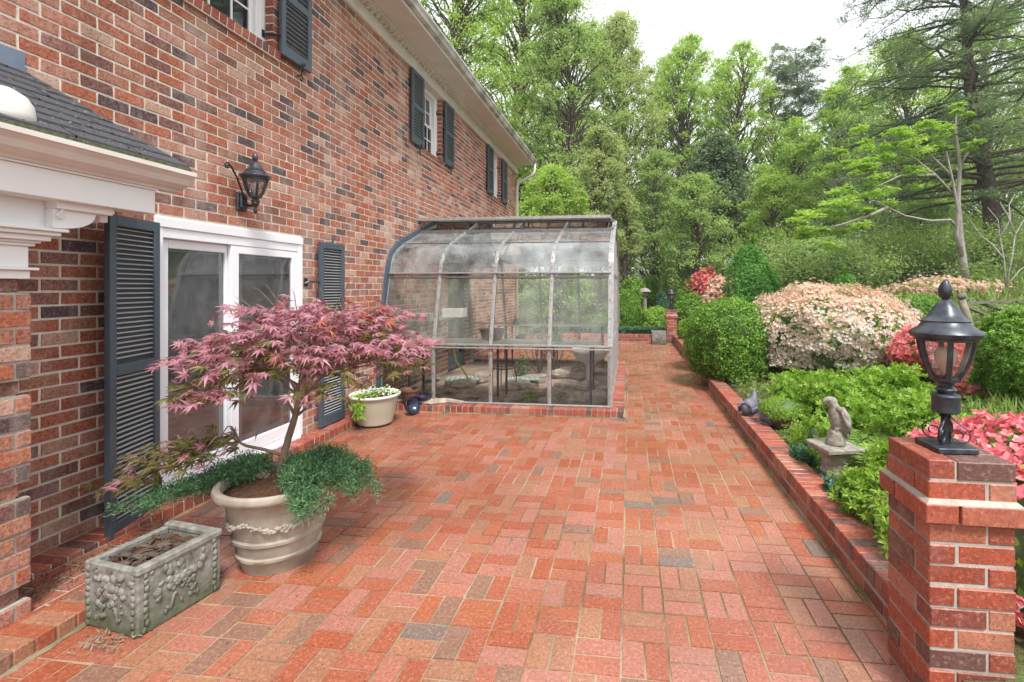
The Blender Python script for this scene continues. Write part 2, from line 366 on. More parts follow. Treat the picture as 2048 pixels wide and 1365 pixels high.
def m_leaf(name, cols, trans=.45, rough=.5, nvar=.5, nsc=.9, spec=.35, tm=(1.15, 1.2, .6)):
    if name.endswith('petal') or 'maple_leaf' in name: tm = (1.05, .97, .97)
    """cols: list of colours picked per leaf; a large noise shifts between them as in a real crown"""
    t = NT(name); isl = t.n('ShaderNodeNewGeometry').outputs['Random Per Island']
    n = t.noise(nsc, 2, .5); f = t.math('ADD', t.math('MULTIPLY', isl, 1 - nvar), t.math('MULTIPLY', t.ramp(n, [(.3, BW(0)), (.7, BW(1))]), nvar), True)
    k = len(cols); c = t.ramp(f, [(i / (k - 1.), q) for i, q in enumerate(cols)])
    t.set(col=c, rough=rough, spec=spec)
    tl = t.n('ShaderNodeBsdfTranslucent'); hc = t.mix(1., c, tm, 'MULTIPLY'); t.l(hc, tl.inputs[0])
    ms = t.n('ShaderNodeMixShader'); ms.inputs[0].default_value = trans
    t.l(t.p.outputs[0], ms.inputs[1]); t.l(tl.outputs[0], ms.inputs[2]); t.l(ms.outputs[0], t.out.inputs[0]); return t.m
M['l_spring'] = m_leaf('spring_leaf', [(.24,.35,.07), (.37,.52,.12), (.49,.62,.20)], .5)
M['l_mid'] = m_leaf('mid_green_leaf', [(.20,.30,.10), (.31,.43,.15), (.43,.54,.23)], .5)
M['l_olive'] = m_leaf('olive_leaf', [(.27,.33,.13), (.38,.45,.20), (.50,.55,.30)], .5)
M['l_bright'] = m_leaf('bright_layered_leaf', [(.20,.36,.06), (.34,.50,.11), (.46,.60,.20)], .5)
M['l_dark'] = m_leaf('dark_evergreen_leaf', [(.07,.12,.05), (.13,.20,.09), (.22,.30,.15)], .25)
M['l_hem'] = m_leaf('hemlock_needles', [(.11,.17,.11), (.19,.27,.17), (.31,.39,.27)], .3)
M['l_box'] = m_leaf('boxwood_leaf', [(.035,.09,.01), (.13,.29,.03), (.38,.58,.09)], .35, .4, .25, 2.5)
M['l_boxd'] = m_leaf('conifer_shrub_leaf', [(.06,.18,.03), (.12,.32,.05), (.22,.46,.10)], .35, .5, .3, 2.5)
M['l_aza'] = m_leaf('azalea_leaf', [(.09,.19,.02), (.26,.44,.05), (.46,.62,.14)], .45, .45, .3, 2.5)
M['l_cover'] = m_leaf('groundcover_leaf', [(.10,.18,.05), (.20,.30,.07), (.34,.42,.16)], .4, .5, .5, 1.2)
M['l_vinca'] = m_leaf('vinca_leaf', [(.035,.10,.06), (.06,.16,.09), (.11,.24,.14)], .3, .35, .3, 3)
M['l_jun'] = m_leaf('juniper_needles', [(.035,.095,.045), (.09,.21,.09), (.21,.38,.17)], .2, .55, .3, 9)
M['l_fern'] = m_leaf('fern_frond', [(.20,.34,.08), (.30,.46,.12)], .5)
M['f_white'] = m_leaf('white_azalea_petal', [(.62,.56,.48), (.73,.69,.63), (.80,.78,.74), (.68,.47,.30)], .35, .6, .35, 1.6)
M['f_peach'] = m_leaf('peach_azalea_petal', [(.66,.38,.24), (.76,.54,.41), (.80,.70,.62)], .35, .6, .35, 1.6)
M['f_red'] = m_leaf('coral_red_petal', [(.66,.09,.13), (.80,.20,.25), (.88,.46,.46)], .35, .5, .3, 4)
M['f_pink'] = m_leaf('coral_pink_petal', [(.70,.13,.14), (.78,.24,.24), (.82,.36,.34)], .35, .5, .3, 3)
M['mp_top'] = m_leaf('mauve_maple_leaf', [(.24,.075,.09), (.42,.18,.225), (.58,.34,.39)], .35, .4, .35, 3)
M['mp_red'] = m_leaf('red_maple_leaf', [(.36,.09,.07), (.48,.15,.12), (.46,.20,.10)], .4, .4, .3, 3)
M['mp_grn'] = m_leaf('bronze_green_maple_leaf', [(.10,.085,.04), (.17,.15,.05), (.26,.29,.06)], .45, .4, .35, 4)
# ------------------------------------------------------------------ brick building
def brick_geo(rects, O, U, V, N, depth=.006, cham=.002, jit=.0008, zj=.0, rg=None):
    rg = rg or rng; r = np.array(rects, float); n = len(r); O, U, V, N = (np.array(q, float) for q in (O, U, V, N))
    j = lambda a: rg.normal(size=n) * a
    cs = [(0, 2), (1, 2), (1, 3), (0, 3)]; V3 = np.zeros((n, 8, 3)); dz = np.zeros(n) if not zj else rg.uniform(-zj, zj, n)
    for k, (a, b) in enumerate(cs):
        u = r[:, a] + j(jit); v = r[:, b] + j(jit)
        iu = cham * (1 if a == 0 else -1); iv = cham * (1 if b == 2 else -1); d = depth + dz + j(jit * .2)
        V3[:, k] = O + u[:, None] * U + v[:, None] * V - N * .003
        V3[:, k + 4] = O + (u + iu)[:, None] * U + (v + iv)[:, None] * V + d[:, None] * N
    F = np.array([[4,5,6,7],[0,1,5,4],[1,2,6,5],[2,3,7,6],[3,0,4,7]])
    if np.cross(U, V) @ N < 0: F = F[:, ::-1]
    return V3.reshape(-1, 3), (F[None] + (np.arange(n) * 8)[:, None, None]).reshape(-1, 4)
def running_bond(u0, u1, v0, v1, holes=(), L=.2032, Hc=.0813, jt=.0105, off=0.):
    out = []; k = 0; v = v0
    while v < v1 - .02:
        vb = min(v + Hc - jt, v1); st = u0 - L + ((k % 2) * L / 2 + off) % L
        u = st
        while u < u1:
            segs = [(max(u, u0), min(u + L - jt, u1))]
            for (a, b, c, d) in holes:
                if vb > c and v < d:
                    ns = []
                    for (p, q) in segs:
                        if q <= a or p >= b: ns.append((p, q)); continue
                        if p < a: ns.append((p, a))
                        if q > b: ns.append((b, q))
                    segs = ns
            out += [(p, q, v, vb) for p, q in segs if q - p > .025]
            u += L
        v += Hc; k += 1
    return out
def holed_slab(x0, x1, u0, u1, v0, v1, holes):
    g = G(); us = sorted({u0, u1, *[q for h in holes for q in h[:2]]}); vs = sorted({v0, v1, *[q for h in holes for q in h[2:]]})
    vs = [q for q in vs if v0 <= q <= v1]
    for a, b in zip(us, us[1:]):
        for c, d in zip(vs, vs[1:]):
            m = ((a + b) / 2, (c + d) / 2)
            if not any(h[0] < m[0] < h[1] and h[2] < m[1] < h[3] for h in holes): g.box((x0, a, c), (x1, b, d))
    return g
def rowlock(x0, x1, y0, y1, z0, z1, along='y', pitch=.0815, jt=.008, rg=None):
    """bricks on edge side by side; bricks and their mortar core"""
    rg = rg or rng; b = G(); m = G(); a0, a1 = (y0, y1) if along == 'y' else (x0, x1); n = max(1, round((a1 - a0) / pitch)); p = (a1 - a0) / n
    for i in range(n):
        a = a0 + i * p + jt / 2; c = a + p - jt; q = rg.normal(size=6) * .0012
        if along == 'y': b.bbox((x0 + q[0], a, z0 + .002), (x1 + q[1], c, z1 + q[2]), .004)
        else: b.bbox((a, y0 + q[0], z0 + .002), (c, y1 + q[1], z1 + q[2]), .004)
    m.box((x0 + .006, y0 + .004, z0), (x1 - .006, y1 - .004, z1 - .006))
    return b, m

# ------------------------------------------------------------------ ground, patio, beds
def terr(x, y):
    x = np.asarray(x, float); y = np.asarray(y, float)
    z = .16 + .155 * np.clip(x - 1.7, 0, 13) + .055 * np.clip(y - 15.5, 0, 60) + .02 * np.clip(x - 15, 0, 60)
    return z + .03 * np.sin(x * 1.7 + y * .9) * np.clip(x - 1.6, 0, 1) + .02 * np.sin(y * 2.3 - x) * np.clip(x - 1.6, 0, 1)
t_ = NT('ground_leaf_litter'); n_ = t_.noise(1.4, 6, .7); n2_ = t_.noise(28, 5, .7)
c_ = t_.ramp(n_, [(.35, (.10, .065, .04)), (.5, (.12, .13, .05)), (.62, (.15, .22, .07))]); c_ = t_.mix(t_.ramp(n2_, [(.4, BW(0)), (.65, BW(.7))]), c_, (.05, .035, .02))
M['ground'] = t_.set(col=c_, rough=.95, nrm=t_.bump(n2_, 1., .03), spec=.1)
g = G(); g.add([(-150, -150, -.12), (150, -150, -.12), (150, 150, -.12), (-150, 150, -.12)], [(0, 1, 2, 3)])
props(part('ground', g, M['ground']), kind='structure')
def tgrid(x0, x1, y0, y1, nx, ny, px=1., py=1.):
    xs = x0 + (x1 - x0) * np.linspace(0, 1, nx) ** px; ys = y0 + (y1 - y0) * np.linspace(0, 1, ny) ** py
    X, Y = np.meshgrid(xs, ys); V = np.stack([X, Y, terr(X, Y)], -1).reshape(-1, 3)
    i = np.arange((nx - 1) * (ny - 1)); r = i // (nx - 1); c = i % (nx - 1); a = r * nx + c
    return V, np.stack([a, a + 1, a + nx + 1, a + nx], 1)
props(part('garden_bed', tgrid(1.42, 110, -6, 7.93, 90, 60, 1.8), M['ground'], smooth=True), kind='structure')
g = G(); g.add([(1.268, -6, .15), (1.43, -6, .16), (1.43, 2.0, .16), (1.268, 2.0, .15), (1.266, -6, -.11), (1.266, 2.0, -.11)], [(0, 1, 2, 3), (4, 0, 3, 5)]); props(part('garden_bed', g, M['ground']), kind='structure')
props(part('garden_bed', tgrid(2.6, 110, 7.93, 8.92, 90, 8, 1.8), M['ground'], smooth=True), kind='structure')
props(part('garden_bed', tgrid(1.46, 110, 8.92, 14.95, 90, 50, 1.8), M['ground'], smooth=True), kind='structure')
props(part('hillside', tgrid(-80, 110, 14.95, 140, 120, 90, 1., 1.6), M['ground'], smooth=True), kind='structure')
S_ = .2105; X0, Y0 = -.0386, 3.093
rects = []
def clip(r, A): 
    q = (max(r[0], A[0]), min(r[1], A[1]), max(r[2], A[2]), min(r[3], A[3])); return q if q[1] - q[0] > .02 and q[3] - q[2] > .02 else None
areas = [(-3.27, 1.262, -2.5, 6.06), (-.075, 1.262, 6.06, 10.26), (-3.27, 1.262, 10.26, 14.86), (1.262, 2.6, 7.94, 8.9)]
for i in range(-16, 14):
    for j in range(-28, 58):
        x, y = X0 + i * S_, Y0 + j * S_; jt = .0062
        if (i + j) % 2 == 1: q = [(x + jt/2, x + S_/2 - jt/2, y + jt/2, y + S_ - jt/2), (x + S_/2 + jt/2, x + S_ - jt/2, y + jt/2, y + S_ - jt/2)]
        else: q = [(x + jt/2, x + S_ - jt/2, y + jt/2, y + S_/2 - jt/2), (x + jt/2, x + S_ - jt/2, y + S_/2 + jt/2, y + S_ - jt/2)]
        for r in q:
            if y < 3.5: r = tuple(np.array(r) + rng.normal(size=4) * .0012)
            for A in areas:
                c = clip(r, A)
                if c: rects.append(c)
pat = thing('patio', (0, 3, 0), None, None, kind='structure')
part('pavers', brick_geo(rects, (0, 0, -.004), (1, 0, 0), (0, 1, 0), (0, 0, 1), .0042, .0022, .0011, .0021), M['paver'], pat)
g = G()
for k, A in enumerate([(-3.45, 1.262, -2.5, 6.06), (-3.45, -3.27, 10.26, 14.9), (-.09, 1.262, 6.06, 10.26), (-3.27, 1.262, 10.26, 14.9), (1.262, 2.6, 7.94, 8.9)]): g.add([(A[0], A[2], -.0035), (A[1], A[2], -.0035), (A[1], A[3], -.0035), (A[0], A[3], -.0035)], [(0, 1, 2, 3)])
part('joints', g, M['joint'], pat)

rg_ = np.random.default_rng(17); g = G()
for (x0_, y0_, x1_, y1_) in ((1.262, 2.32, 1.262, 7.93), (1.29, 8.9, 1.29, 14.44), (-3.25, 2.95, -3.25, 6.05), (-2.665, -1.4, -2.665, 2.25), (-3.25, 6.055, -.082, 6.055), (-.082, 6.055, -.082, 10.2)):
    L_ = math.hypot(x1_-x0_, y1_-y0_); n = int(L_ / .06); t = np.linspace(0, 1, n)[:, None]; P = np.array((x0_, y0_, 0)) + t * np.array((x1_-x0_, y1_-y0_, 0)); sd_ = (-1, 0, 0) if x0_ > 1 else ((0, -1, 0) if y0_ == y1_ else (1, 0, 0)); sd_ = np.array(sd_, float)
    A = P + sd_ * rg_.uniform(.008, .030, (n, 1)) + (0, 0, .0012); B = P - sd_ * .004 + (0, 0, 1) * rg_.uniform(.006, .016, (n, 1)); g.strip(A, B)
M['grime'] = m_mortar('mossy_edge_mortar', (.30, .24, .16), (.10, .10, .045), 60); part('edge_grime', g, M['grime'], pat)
# ------------------------------------------------------------------ garden walls, pillars, post lanterns
def garden_wall(x, y0, y1, h, label, along='y', w=.2, x1=None):
    if along == 'y':
        root = thing('garden_wall', (x + w/2, y0, 0), label, 'wall', 'low brick garden walls')
        b, m = rowlock(x - .006, x + w, y0, y1, h - .098, h)
        rr = running_bond(y0, y1, .004, h - .1, L=.2032, off=.05)
        lo = brick_geo(rr, (x, 0, 0), (0, 1, 0), (0, 0, 1), (-1, 0, 0), .003)
        bk = brick_geo(running_bond(x, x + w, .004, h - .1), (0, y0, 0), (1, 0, 0), (0, 0, 1), (0, -1, 0), .003)
        m.box((x + .001, y0 + .002, -.05), (x + w - .01, y1 - .002, h - .1))
    else:
        root = thing('garden_wall', ((x + x1)/2, y0, 0), label, 'wall', 'low brick garden walls')
        b, m = rowlock(x, x1, y0 - .006, y0 + w, h - .098, h, 'x')
        lo = brick_geo(running_bond(x, x1, .004, h - .1), (0, y0, 0), (1, 0, 0), (0, 0, 1), (0, -1, 0), .003); bk = None
        m.box((x + .002, y0 + .001, -.05), (x1 - .002, y0 + w - .01, h - .1))
    part('coping', b, M['red'], root); part('wall_bricks', cat(lo, bk) if bk else lo, M['red'], root); part('mortar', m, M['joint2'], root)
garden_wall(1.262, 2.312, 7.93, .195, 'low brick edging wall beside the patio, running back from the near lantern pillar')
garden_wall(1.29, 8.9, 14.44, .23, 'low brick edging wall beyond the gap, running on to the far small pillar')
garden_wall(-3.3, 14.86, 0, .21, 'low brick wall closing the far end of the patio', 'x', .2, 1.06)

def pillar(cx, cy, label):
    root = thing('brick_pillar', (cx, cy, 0), label, 'pillar', 'brick lantern pillars')
    H_ = .1525; jt = .0095; c = .0815; L = .203; Wd = .0965; q = np.random.default_rng(5); b = G(); cap = G(); m = G()
    for k in range(12):
        z0 = .018 + k * c; z1 = z0 + c - jt; e = .024 if k == 9 else 0.
        tgt = cap if k >= 9 else b
        for (a, d) in (((-H_-e, -H_-e), (-H_ + L, -H_ + Wd)), ((-H_ + L + jt, -H_-e), (H_+e, -H_ + L)), ((-H_ + Wd + jt, -H_ + L + jt), (H_+e, H_+e)), ((-H_-e, -H_ + Wd + jt), (-H_ + Wd, H_+e)), ((-H_+Wd+jt, -H_+Wd+jt), (H_-Wd-jt, H_-Wd-jt))):
            if k % 2:                        # mirrored layout every other course
                a, d = (-d[0], a[1]), (-a[0], d[1])
            j = q.normal(size=6) * .0019
            tgt.bbox((cx + a[0] + j[0], cy + a[1] + j[1], z0 + j[2]), (cx + d[0] + j[3], cy + d[1] + j[4], z1 + j[5] * .5), .0035)
    s = H_ - .005; m.box((cx - s, cy - s, 0), (cx + s, cy + s, .018 + 12*c - jt - .005))
    # mortar wash on the corbel
    z = .018 + 10 * c - jt; s2 = H_ + .021; s1 = H_ + .003
    m.add([(cx-s2,cy-s2,z),(cx+s2,cy-s2,z),(cx+s2,cy+s2,z),(cx-s2,cy+s2,z),(cx-s1,cy-s1,z+.016),(cx+s1,cy-s1,z+.016),(cx+s1,cy+s1,z+.016),(cx-s1,cy+s1,z+.016)], [(4,5,6,7),(0,1,5,4),(1,2,6,5),(2,3,7,6),(3,0,4,7)])
    part('shaft', b, M['red'], root); part('cap', cap, M['red'], root); part('mortar', m, M['joint2'], root); return root
pil = pillar(1.309, 2.16, 'tall brick pillar in the right foreground carrying the big lantern')
copy_tree(pil, (1.235, 14.6, 0), None, 'small distant brick pillar at the far corner of the patio')

def lantern_head(root, cx, cy, z, k, metal, ribn=6, ph=.2):
    """urn-shaped lantern, z = bottom of the neck, k = scale"""
    L = lambda pr: [(r * k, h * k) for r, h in pr]
    g = G(); g.lathe(L([(.03,0),(.045,.02),(.03,.035),(.036,.05),(.06,.062),(.062,.075),(.055,.08)]), 24, (cx, cy, z)); n_ = part('neck', g, metal, root, True, auto=40)
    cage = G()
    prof = [(.058,.075),(.078,.11),(.098,.165),(.112,.22),(.118,.262)]
    for i in range(ribn):
        a = ph + i * 2 * math.pi / ribn; ca, sa = math.cos(a), math.sin(a)
        P0 = [(cx + r*k*ca, cy + r*k*sa, z + h*k) for r, h in prof]; t = np.array([-sa, ca, 0]) * .011 * k; o = np.array([ca, sa, 0]) * .007 * k
        A = np.array(P0)
        V = np.concatenate([A + t + o, A - t + o, A - t - o, A + t - o]); m_ = len(A)
        cage.add(V, [(s*m_+i2, s*m_+i2+1, ((s+1)%4)*m_+i2+1, ((s+1)%4)*m_+i2) for s in range(4) for i2 in range(m_-1)])
    cage.lathe(L([(.114,.255),(.126,.258),(.126,.27),(.114,.272)]), 24, (cx, cy, z))
    part('cage', cage, metal, root)
    gl = G(); gl.lathe(L([(.056,.078),(.076,.11),(.096,.165),(.110,.22),(.115,.26)]), ribn, (cx, cy, z), False, phase=ph); part('glass', gl, M['lampglass'], root, False)
    rf = G(); rf.lathe(L([(.112,.262),(.142,.272),(.150,.292),(.146,.300),(.112,.322),(.098,.345),(.100,.352),(.086,.362),(.066,.385),(.050,.418),(.040,.430),(.026,.448),(.012,.455)]), 12 if ribn == 6 else 24, (cx, cy, z), phase=ph)
    r_ = part('roof', rf, metal, root, True, auto=32)
    fi = G(); fi.lathe(L([(.010,.452),(.016,.462),(.024,.478),(.027,.498),(.022,.520),(.012,.540),(.003,.552)]), 10, (cx, cy, z), wob=lambda th, zz: 1 + .16 * np.cos(5 * th)); part('finial', fi, metal, root, True)
    bu = G(); bu.lathe(L([(.022,.085),(.022,.12),(.030,.135),(.042,.155),(.047,.18),(.042,.205),(.026,.222),(.008,.228)]), 16, (cx, cy, z)); part('bulb', bu, M['bulb'], root, True)
def spiral(c, u, v, r0, r1, turns, a0, n=26, drop=1.): # curl in the plane of u and v
    P = []
    for i in range(n):
        t = i / (n - 1.); r = r0 + (r1 - r0) * t; a = a0 + turns * 2 * math.pi * t
        P.append(np.array(c) + r * (math.cos(a) * np.array(u) + math.sin(a) * np.array(v)))
    return P
def flatband(g, P, w, th, side):
    P = np.array(P); T = np.gradient(P, axis=0); T /= np.linalg.norm(T, axis=1)[:, None]; s = np.array(side, float); s /= np.linalg.norm(s)
    n = np.cross(T, s); A = P + s*w/2 + n*th/2; B = P - s*w/2 + n*th/2; C_ = P - s*w/2 - n*th/2; D = P + s*w/2 - n*th/2; m = len(P)
    g.add(np.concatenate([A, B, C_, D]), [(q*m+i, q*m+i+1, ((q+1)%4)*m+i+1, ((q+1)%4)*m+i) for q in range(4) for i in range(m-1)] + [(0, m, 2*m, 3*m), (m-1, 4*m-1, 3*m-1, 2*m-1)])
def post_lantern(cx, cy, zb, label):
    root = thing('post_lantern', (cx, cy, zb), label, 'lantern', 'lanterns on brick pillars')
    g = G(); Mx = Matrix.Translation((cx, cy, zb)) @ Matrix.Rotation(R(3), 4, 'Z'); g.bbox((-.078, -.078, .001), (.078, .078, .024), .004, Mx)
    part('base_plate', g, M['lampmetal'], root)
    g = G(); g.box((-.012, -.012, .02), (.012, .012, .16), Mx); part('stem', g, M['iron'], root)
    g = G()
    for i in range(4):
        a = R(45 + 90 * i); u = np.array([math.cos(a), math.sin(a), 0]); up = np.array([0, 0, 1.]); c0 = np.array([cx, cy, zb])
        P = [c0 + u*.014 + up*.150, c0 + u*.018 + up*.135, c0 + u*.038 + up*.118, c0 + u*.064 + up*.098]
        P += spiral(c0 + u*.044 + up*.066, u, up, .040, .012, -1.25, .75, 26)
        flatband(g, P, .013, .003, np.cross(u, up))
    part('scrollwork', g, M['iron'], root, True)
    g = G(); g.lathe([(.020,.150),(.046,.152),(.050,.158),(.049,.215),(.052,.222),(.048,.229),(.030,.232)], 28, (cx, cy, zb)); part('collar', g, M['lampmetal'], root, True, auto=30)
    lantern_head(root, cx, cy, zb + .232, .86, M['lampmetal'], 6, R(8)); return root
PT = .018 + 12 * .0815 - .0095
pl = post_lantern(1.309, 2.165, PT, 'large black lantern with a chipped roof standing on the near pillar')
copy_tree(pl, (1.235, 14.6, PT), None, 'tiny distant black lantern on the far corner pillar')

# ------------------------------------------------------------------ the house
XW = -3.45
DOOR = (3.09, 4.66, .0, 2.18); W1 = (3.34, 4.26, 3.98, 5.13); W2 = (7.58, 8.44, 3.98, 5.13); W3 = (11.62, 12.46, 3.98, 5.13); GD = (8.75, 9.75, .0, 2.15)
HOLES = [DOOR, W1, W2, W3, GD]
house = thing('brick_house', (XW, 6, 0), 'long two-storey red brick house with blue shutters and white eaves', 'house')
rr = running_bond(-1, 14.1, .095, 5.13, HOLES, jt=.0135, off=.06)
part('brick_facade', brick_geo(rr, (XW, 0, 0), (0, 1, 0), (0, 0, 1), (1, 0, 0), .003, .0022, .0013), M['wall'], house)
g = holed_slab(XW - .30, XW - .0025, -1, 14.1, -.05, 5.13, HOLES)
g.box((XW - .30, -1, 5.13), (XW - .003, 14.1, 5.40))
part('wall_core', g, M['mortar'], house)
g = G(); g.box((-11.5, -1, -.05), (-11.2, 14.1, 5.6)); g.box((-11.2, -1, -.05), (XW - .301, -.7, 5.6)); g.box((-11.2, 13.8, -.05), (XW - .301, 14.1, 5.6))
part('outer_walls', g, M['wall'], house)
g = G(); g.box((-11.2, -.7, -.05), (XW - .302, 13.8, .04)); g.box((-11.2, -.7, 2.75), (XW - .302, 13.8, 2.95)); part('floors', g, M['floorin'], house)
g = G(); g.box((-5.6, -.7, .04), (-5.5, 13.8, 2.74)); g.box((-5.5, 6.8, .04), (XW - .303, 6.9, 2.74)); g.box((-4.9, -.7, 2.96), (-4.8, 13.8, 5.35)); part('partition', g, M['dark'], house)
# reveals: brick ends in the openings
rv = []
for (a, b, c, d) in (W1, W2, W3, DOOR, GD):
    rc = [(XW - .085, XW - .001, v, v + .0698) for v in np.arange(.095 + math.ceil((c - .09) / .0813) * .0813, d - .04, .0813)]
    part('reveal_bricks', brick_geo(rc, (0, b, 0), (1, 0, 0), (0, 0, 1), (0, -1, 0), .004), M['red'], house); part('reveal_bricks', brick_geo(rc, (0, a, 0), (1, 0, 0), (0, 0, 1), (0, 1, 0), .004), M['red'], house)
def window(W):
    y0, y1, z0, z1 = W; xf = XW - .085
    fr = G(); cw = .075
    for a, b in (((y0 + .006, z0), (y0 + cw, z1)), ((y1 - cw, z0), (y1 - .006, z1)), ((y0 + cw, z0), (y1 - cw, z0 + .045)), ((y0 + cw, z1 - .06), (y1 - cw, z1))):
        fr.bbox((xf - .12, a[0], a[1]), (xf, b[0], b[1]), .006)
    for a, b in ((y0 + cw, y0 + cw + .03), (y1 - cw - .03, y1 - cw)): fr.box((xf - .10, a, z0 + .045), (xf - .018, b, z1 - .06))
    f = part('window', fr, M['white'], house)
    zm = (z0 + z1) / 2 - .02; a, b = y0 + cw + .03, y1 - cw - .03; sa = G()
    for lo, hi, x in ((z0 + .045, zm + .02, xf - .045), (zm - .02, z1 - .06, xf - .075)):
        for p, q in (((a, lo), (a + .045, hi)), ((b - .045, lo), (b, hi)), ((a + .045, lo), (b - .045, lo + .05)), ((a + .045, hi - .04), (b - .045, hi))):
            sa.bbox((x - .03, p[0], p[1]), (x, q[0], q[1]), .004)
        for i in (1, 2):
            yy = a + (b - a) * i / 3; sa.box((x - .022, yy - .009, lo + .04), (x - .006, yy + .009, hi - .03))
        zz = (lo + hi) / 2; sa.box((x - .0215, a + .04, zz - .009), (x - .0065, b - .04, zz + .009))
    part('sash', sa, M['white'], f)
    gl = G()
    for lo, hi, x in ((z0 + .08, zm, xf - .06), (zm, z1 - .08, xf - .09)): gl.add([(x, a + .03, lo), (x, b - .03, lo), (x, b - .03, hi), (x, a + .03, hi)], [(0, 1, 2, 3)])
    part('pane', gl, M['winglass'], f)
    sb = G(); n = round((y1 - y0 + .1) / .0775); p = (y1 - y0 + .1) / n
    for i in range(n):
        yy = y0 - .05 + i * p; Mx = Matrix.Translation((XW - .002, yy + .005, z0 - .085)) @ Matrix.Rotation(R(7), 4, 'Y')
        sb.bbox((-.08, 0, 0), (.04, p - .01, .078), .004, Mx)
    part('window_sill', sb, M['red'], f)
    sm = G(); Mx = Matrix.Translation((XW - .002, y0 - .046, z0 - .083)) @ Matrix.Rotation(R(7), 4, 'Y'); sm.box((-.08, 0, -.012), (.034, y1 - y0 + .09, .072), Mx); part('sill_mortar', sm, M['mortar'], f)
for W in (W1, W2, W3): window(W)
def shutter(Mx, wd, h, mid, nl, parent=house):
    """local: x = out from the wall, y = width, z = height"""
    f = G(); st = .055; t = .035
    for a, b in (((0, 0), (st, h)), ((wd - st, 0), (wd, h)), ((st, 0), (wd - st, .11)), ((st, h - .07), (wd - st, h)), ((st, mid - .035), (wd - st, mid + .035))):
        f.bbox((0, a[0], a[1]), (t, b[0], b[1]), .003, Mx)
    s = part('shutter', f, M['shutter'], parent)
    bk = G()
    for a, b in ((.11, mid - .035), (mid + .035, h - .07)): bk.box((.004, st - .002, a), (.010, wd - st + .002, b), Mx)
    part('gap_shade', bk, M['louvershade'], s)  # added dark sheet, painted as the shade between slats
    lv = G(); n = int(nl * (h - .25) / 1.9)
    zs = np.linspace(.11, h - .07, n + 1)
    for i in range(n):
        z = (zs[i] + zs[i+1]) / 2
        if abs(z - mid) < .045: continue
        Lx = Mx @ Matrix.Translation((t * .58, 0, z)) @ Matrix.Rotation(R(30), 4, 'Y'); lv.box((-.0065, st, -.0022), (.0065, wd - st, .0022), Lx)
    part('louvers', lv, M['louver'], s); return s
Tm = lambda x, y, z, a=0.: Matrix.Translation((x, y, z)) @ Matrix.Rotation(a, 4, 'Z')
for W in (W1, W2, W3):
    for ya in (W[0] - .47, W[1] + .03):
        s = shutter(Tm(XW + .035, ya, 3.95), .44, 1.16, .60, 44)
        yb = W[1] if ya > W[1] else W[0]; sg = 1 if ya > W[1] else -1
        for z in (4.12, 4.86): h = G(); h.tube([(XW - .06, yb - .03*sg, z), (XW - .0, yb - .012*sg, z), (XW + .04, yb + .01*sg, z), (XW + .05, yb + .05*sg, z)], .011, 6); h.box((XW - .085, yb - .05*sg, z - .035), (XW - .075, yb - .02*sg, z + .035)); part('hinge', h, M['iron'], s)
        d = G(); P = [(XW + .01, ya + .29, 3.86), (XW + .05, ya + .29, 3.86), (XW + .06, ya + .29, 3.90), (XW + .085, ya + .29, 3.93), (XW + .085, ya + .27, 3.965), (XW + .085, ya + .295, 3.985), (XW + .085, ya + .315, 3.965)]
        P2 = [(XW + .06, ya + .29, 3.87), (XW + .06, ya + .31, 3.83), (XW + .06, ya + .285, 3.80), (XW + .06, ya + .27, 3.82)]; d.tube(P, .008, 6); d.tube(P2, .008, 6); part('holdback', d, M['iron'], s)
# ground floor shutters: the near one has swung out on its hinges
ang = math.atan2(.124, .435)
shutter(Tm(-3.276, 2.612, .045, ang), .452, 2.08, 1.08, 62)
s = shutter(Tm(XW + .035, 4.88, .105), .44, 2.06, 1.04, 62)
for z in (.55, 1.72): h = G(); h.tube([(XW + .005, 4.70, z - .02), (XW + .03, 4.73, z), (XW + .045, 4.80, z), (XW + .045, 4.89, z)], .012, 6); h.box((XW, 4.69, z - .05), (XW + .012, 4.74, z + .04)); part('hinge', h, M['iron'], s)
h = G(); h.tube([(XW + .05, 5.10, 2.16), (XW + .06, 5.12, 2.22), (XW + .05, 5.15, 2.26), (XW + .03, 5.17, 2.24)], .009, 6); part('holdback', h, M['iron'], s)
# sliding door
y0, y1, z0, z1 = DOOR; xo = XW + .012; fr = G()
fr.bbox((xo - .13, y0 - .005, .1), (xo, y0 + .055, z1 - .075), .004); fr.bbox((xo - .13, y1 - .06, .1), (xo, y1 + .003, z1 - .075), .004)
fr.bbox((xo - .13, y0 - .01, z1 - .075), (xo + .008, y1 + .006, z1 + .002), .006); fr.bbox((xo - .10, y0 + .055, z1 - .15), (xo - .004, y1 - .06, z1 - .076), .004)
fr.bbox((xo - .16, y0 + .055, .085), (xo + .028, y1 - .06, .115), .004); fr.bbox((xo - .16, y0 + .055, .116), (xo - .01, y1 - .06, .15), .004)
fr.bbox((xo - .14, y0 - .005, .03), (xo + .035, y1 + .003, .084), .004)
door = part('patio_door', fr, M['vinyl'], house)
def leaf(a, b, x, st, name, m, lo=.152, hi=z1 - .152, bt=.12):
    g = G()
    for p, q in (((a, lo), (a + st, hi)), ((b - st, lo), (b, hi)), ((a + st, lo), (b - st, lo + bt)), ((a + st, hi - .07), (b - st, hi))): g.bbox((x - .04, p[0], p[1]), (x, q[0], q[1]), .005)
    o = part(name, g, m, door); q = G(); q.add([(x - .02, a + st - .01, lo + bt - .01), (x - .02, b - st + .01, lo + bt - .01), (x - .02, b - st + .01, hi - .06), (x - .02, a + st - .01, hi - .06)], [(0, 1, 2, 3)]); return q
q1 = leaf(y0 + .056, 3.83, xo - .05, .085, 'storm_panel', M['vinyl']); q2 = leaf(3.76, y1 - .062, xo - .008, .085, 'storm_panel', M['vinyl'])
q3 = G()
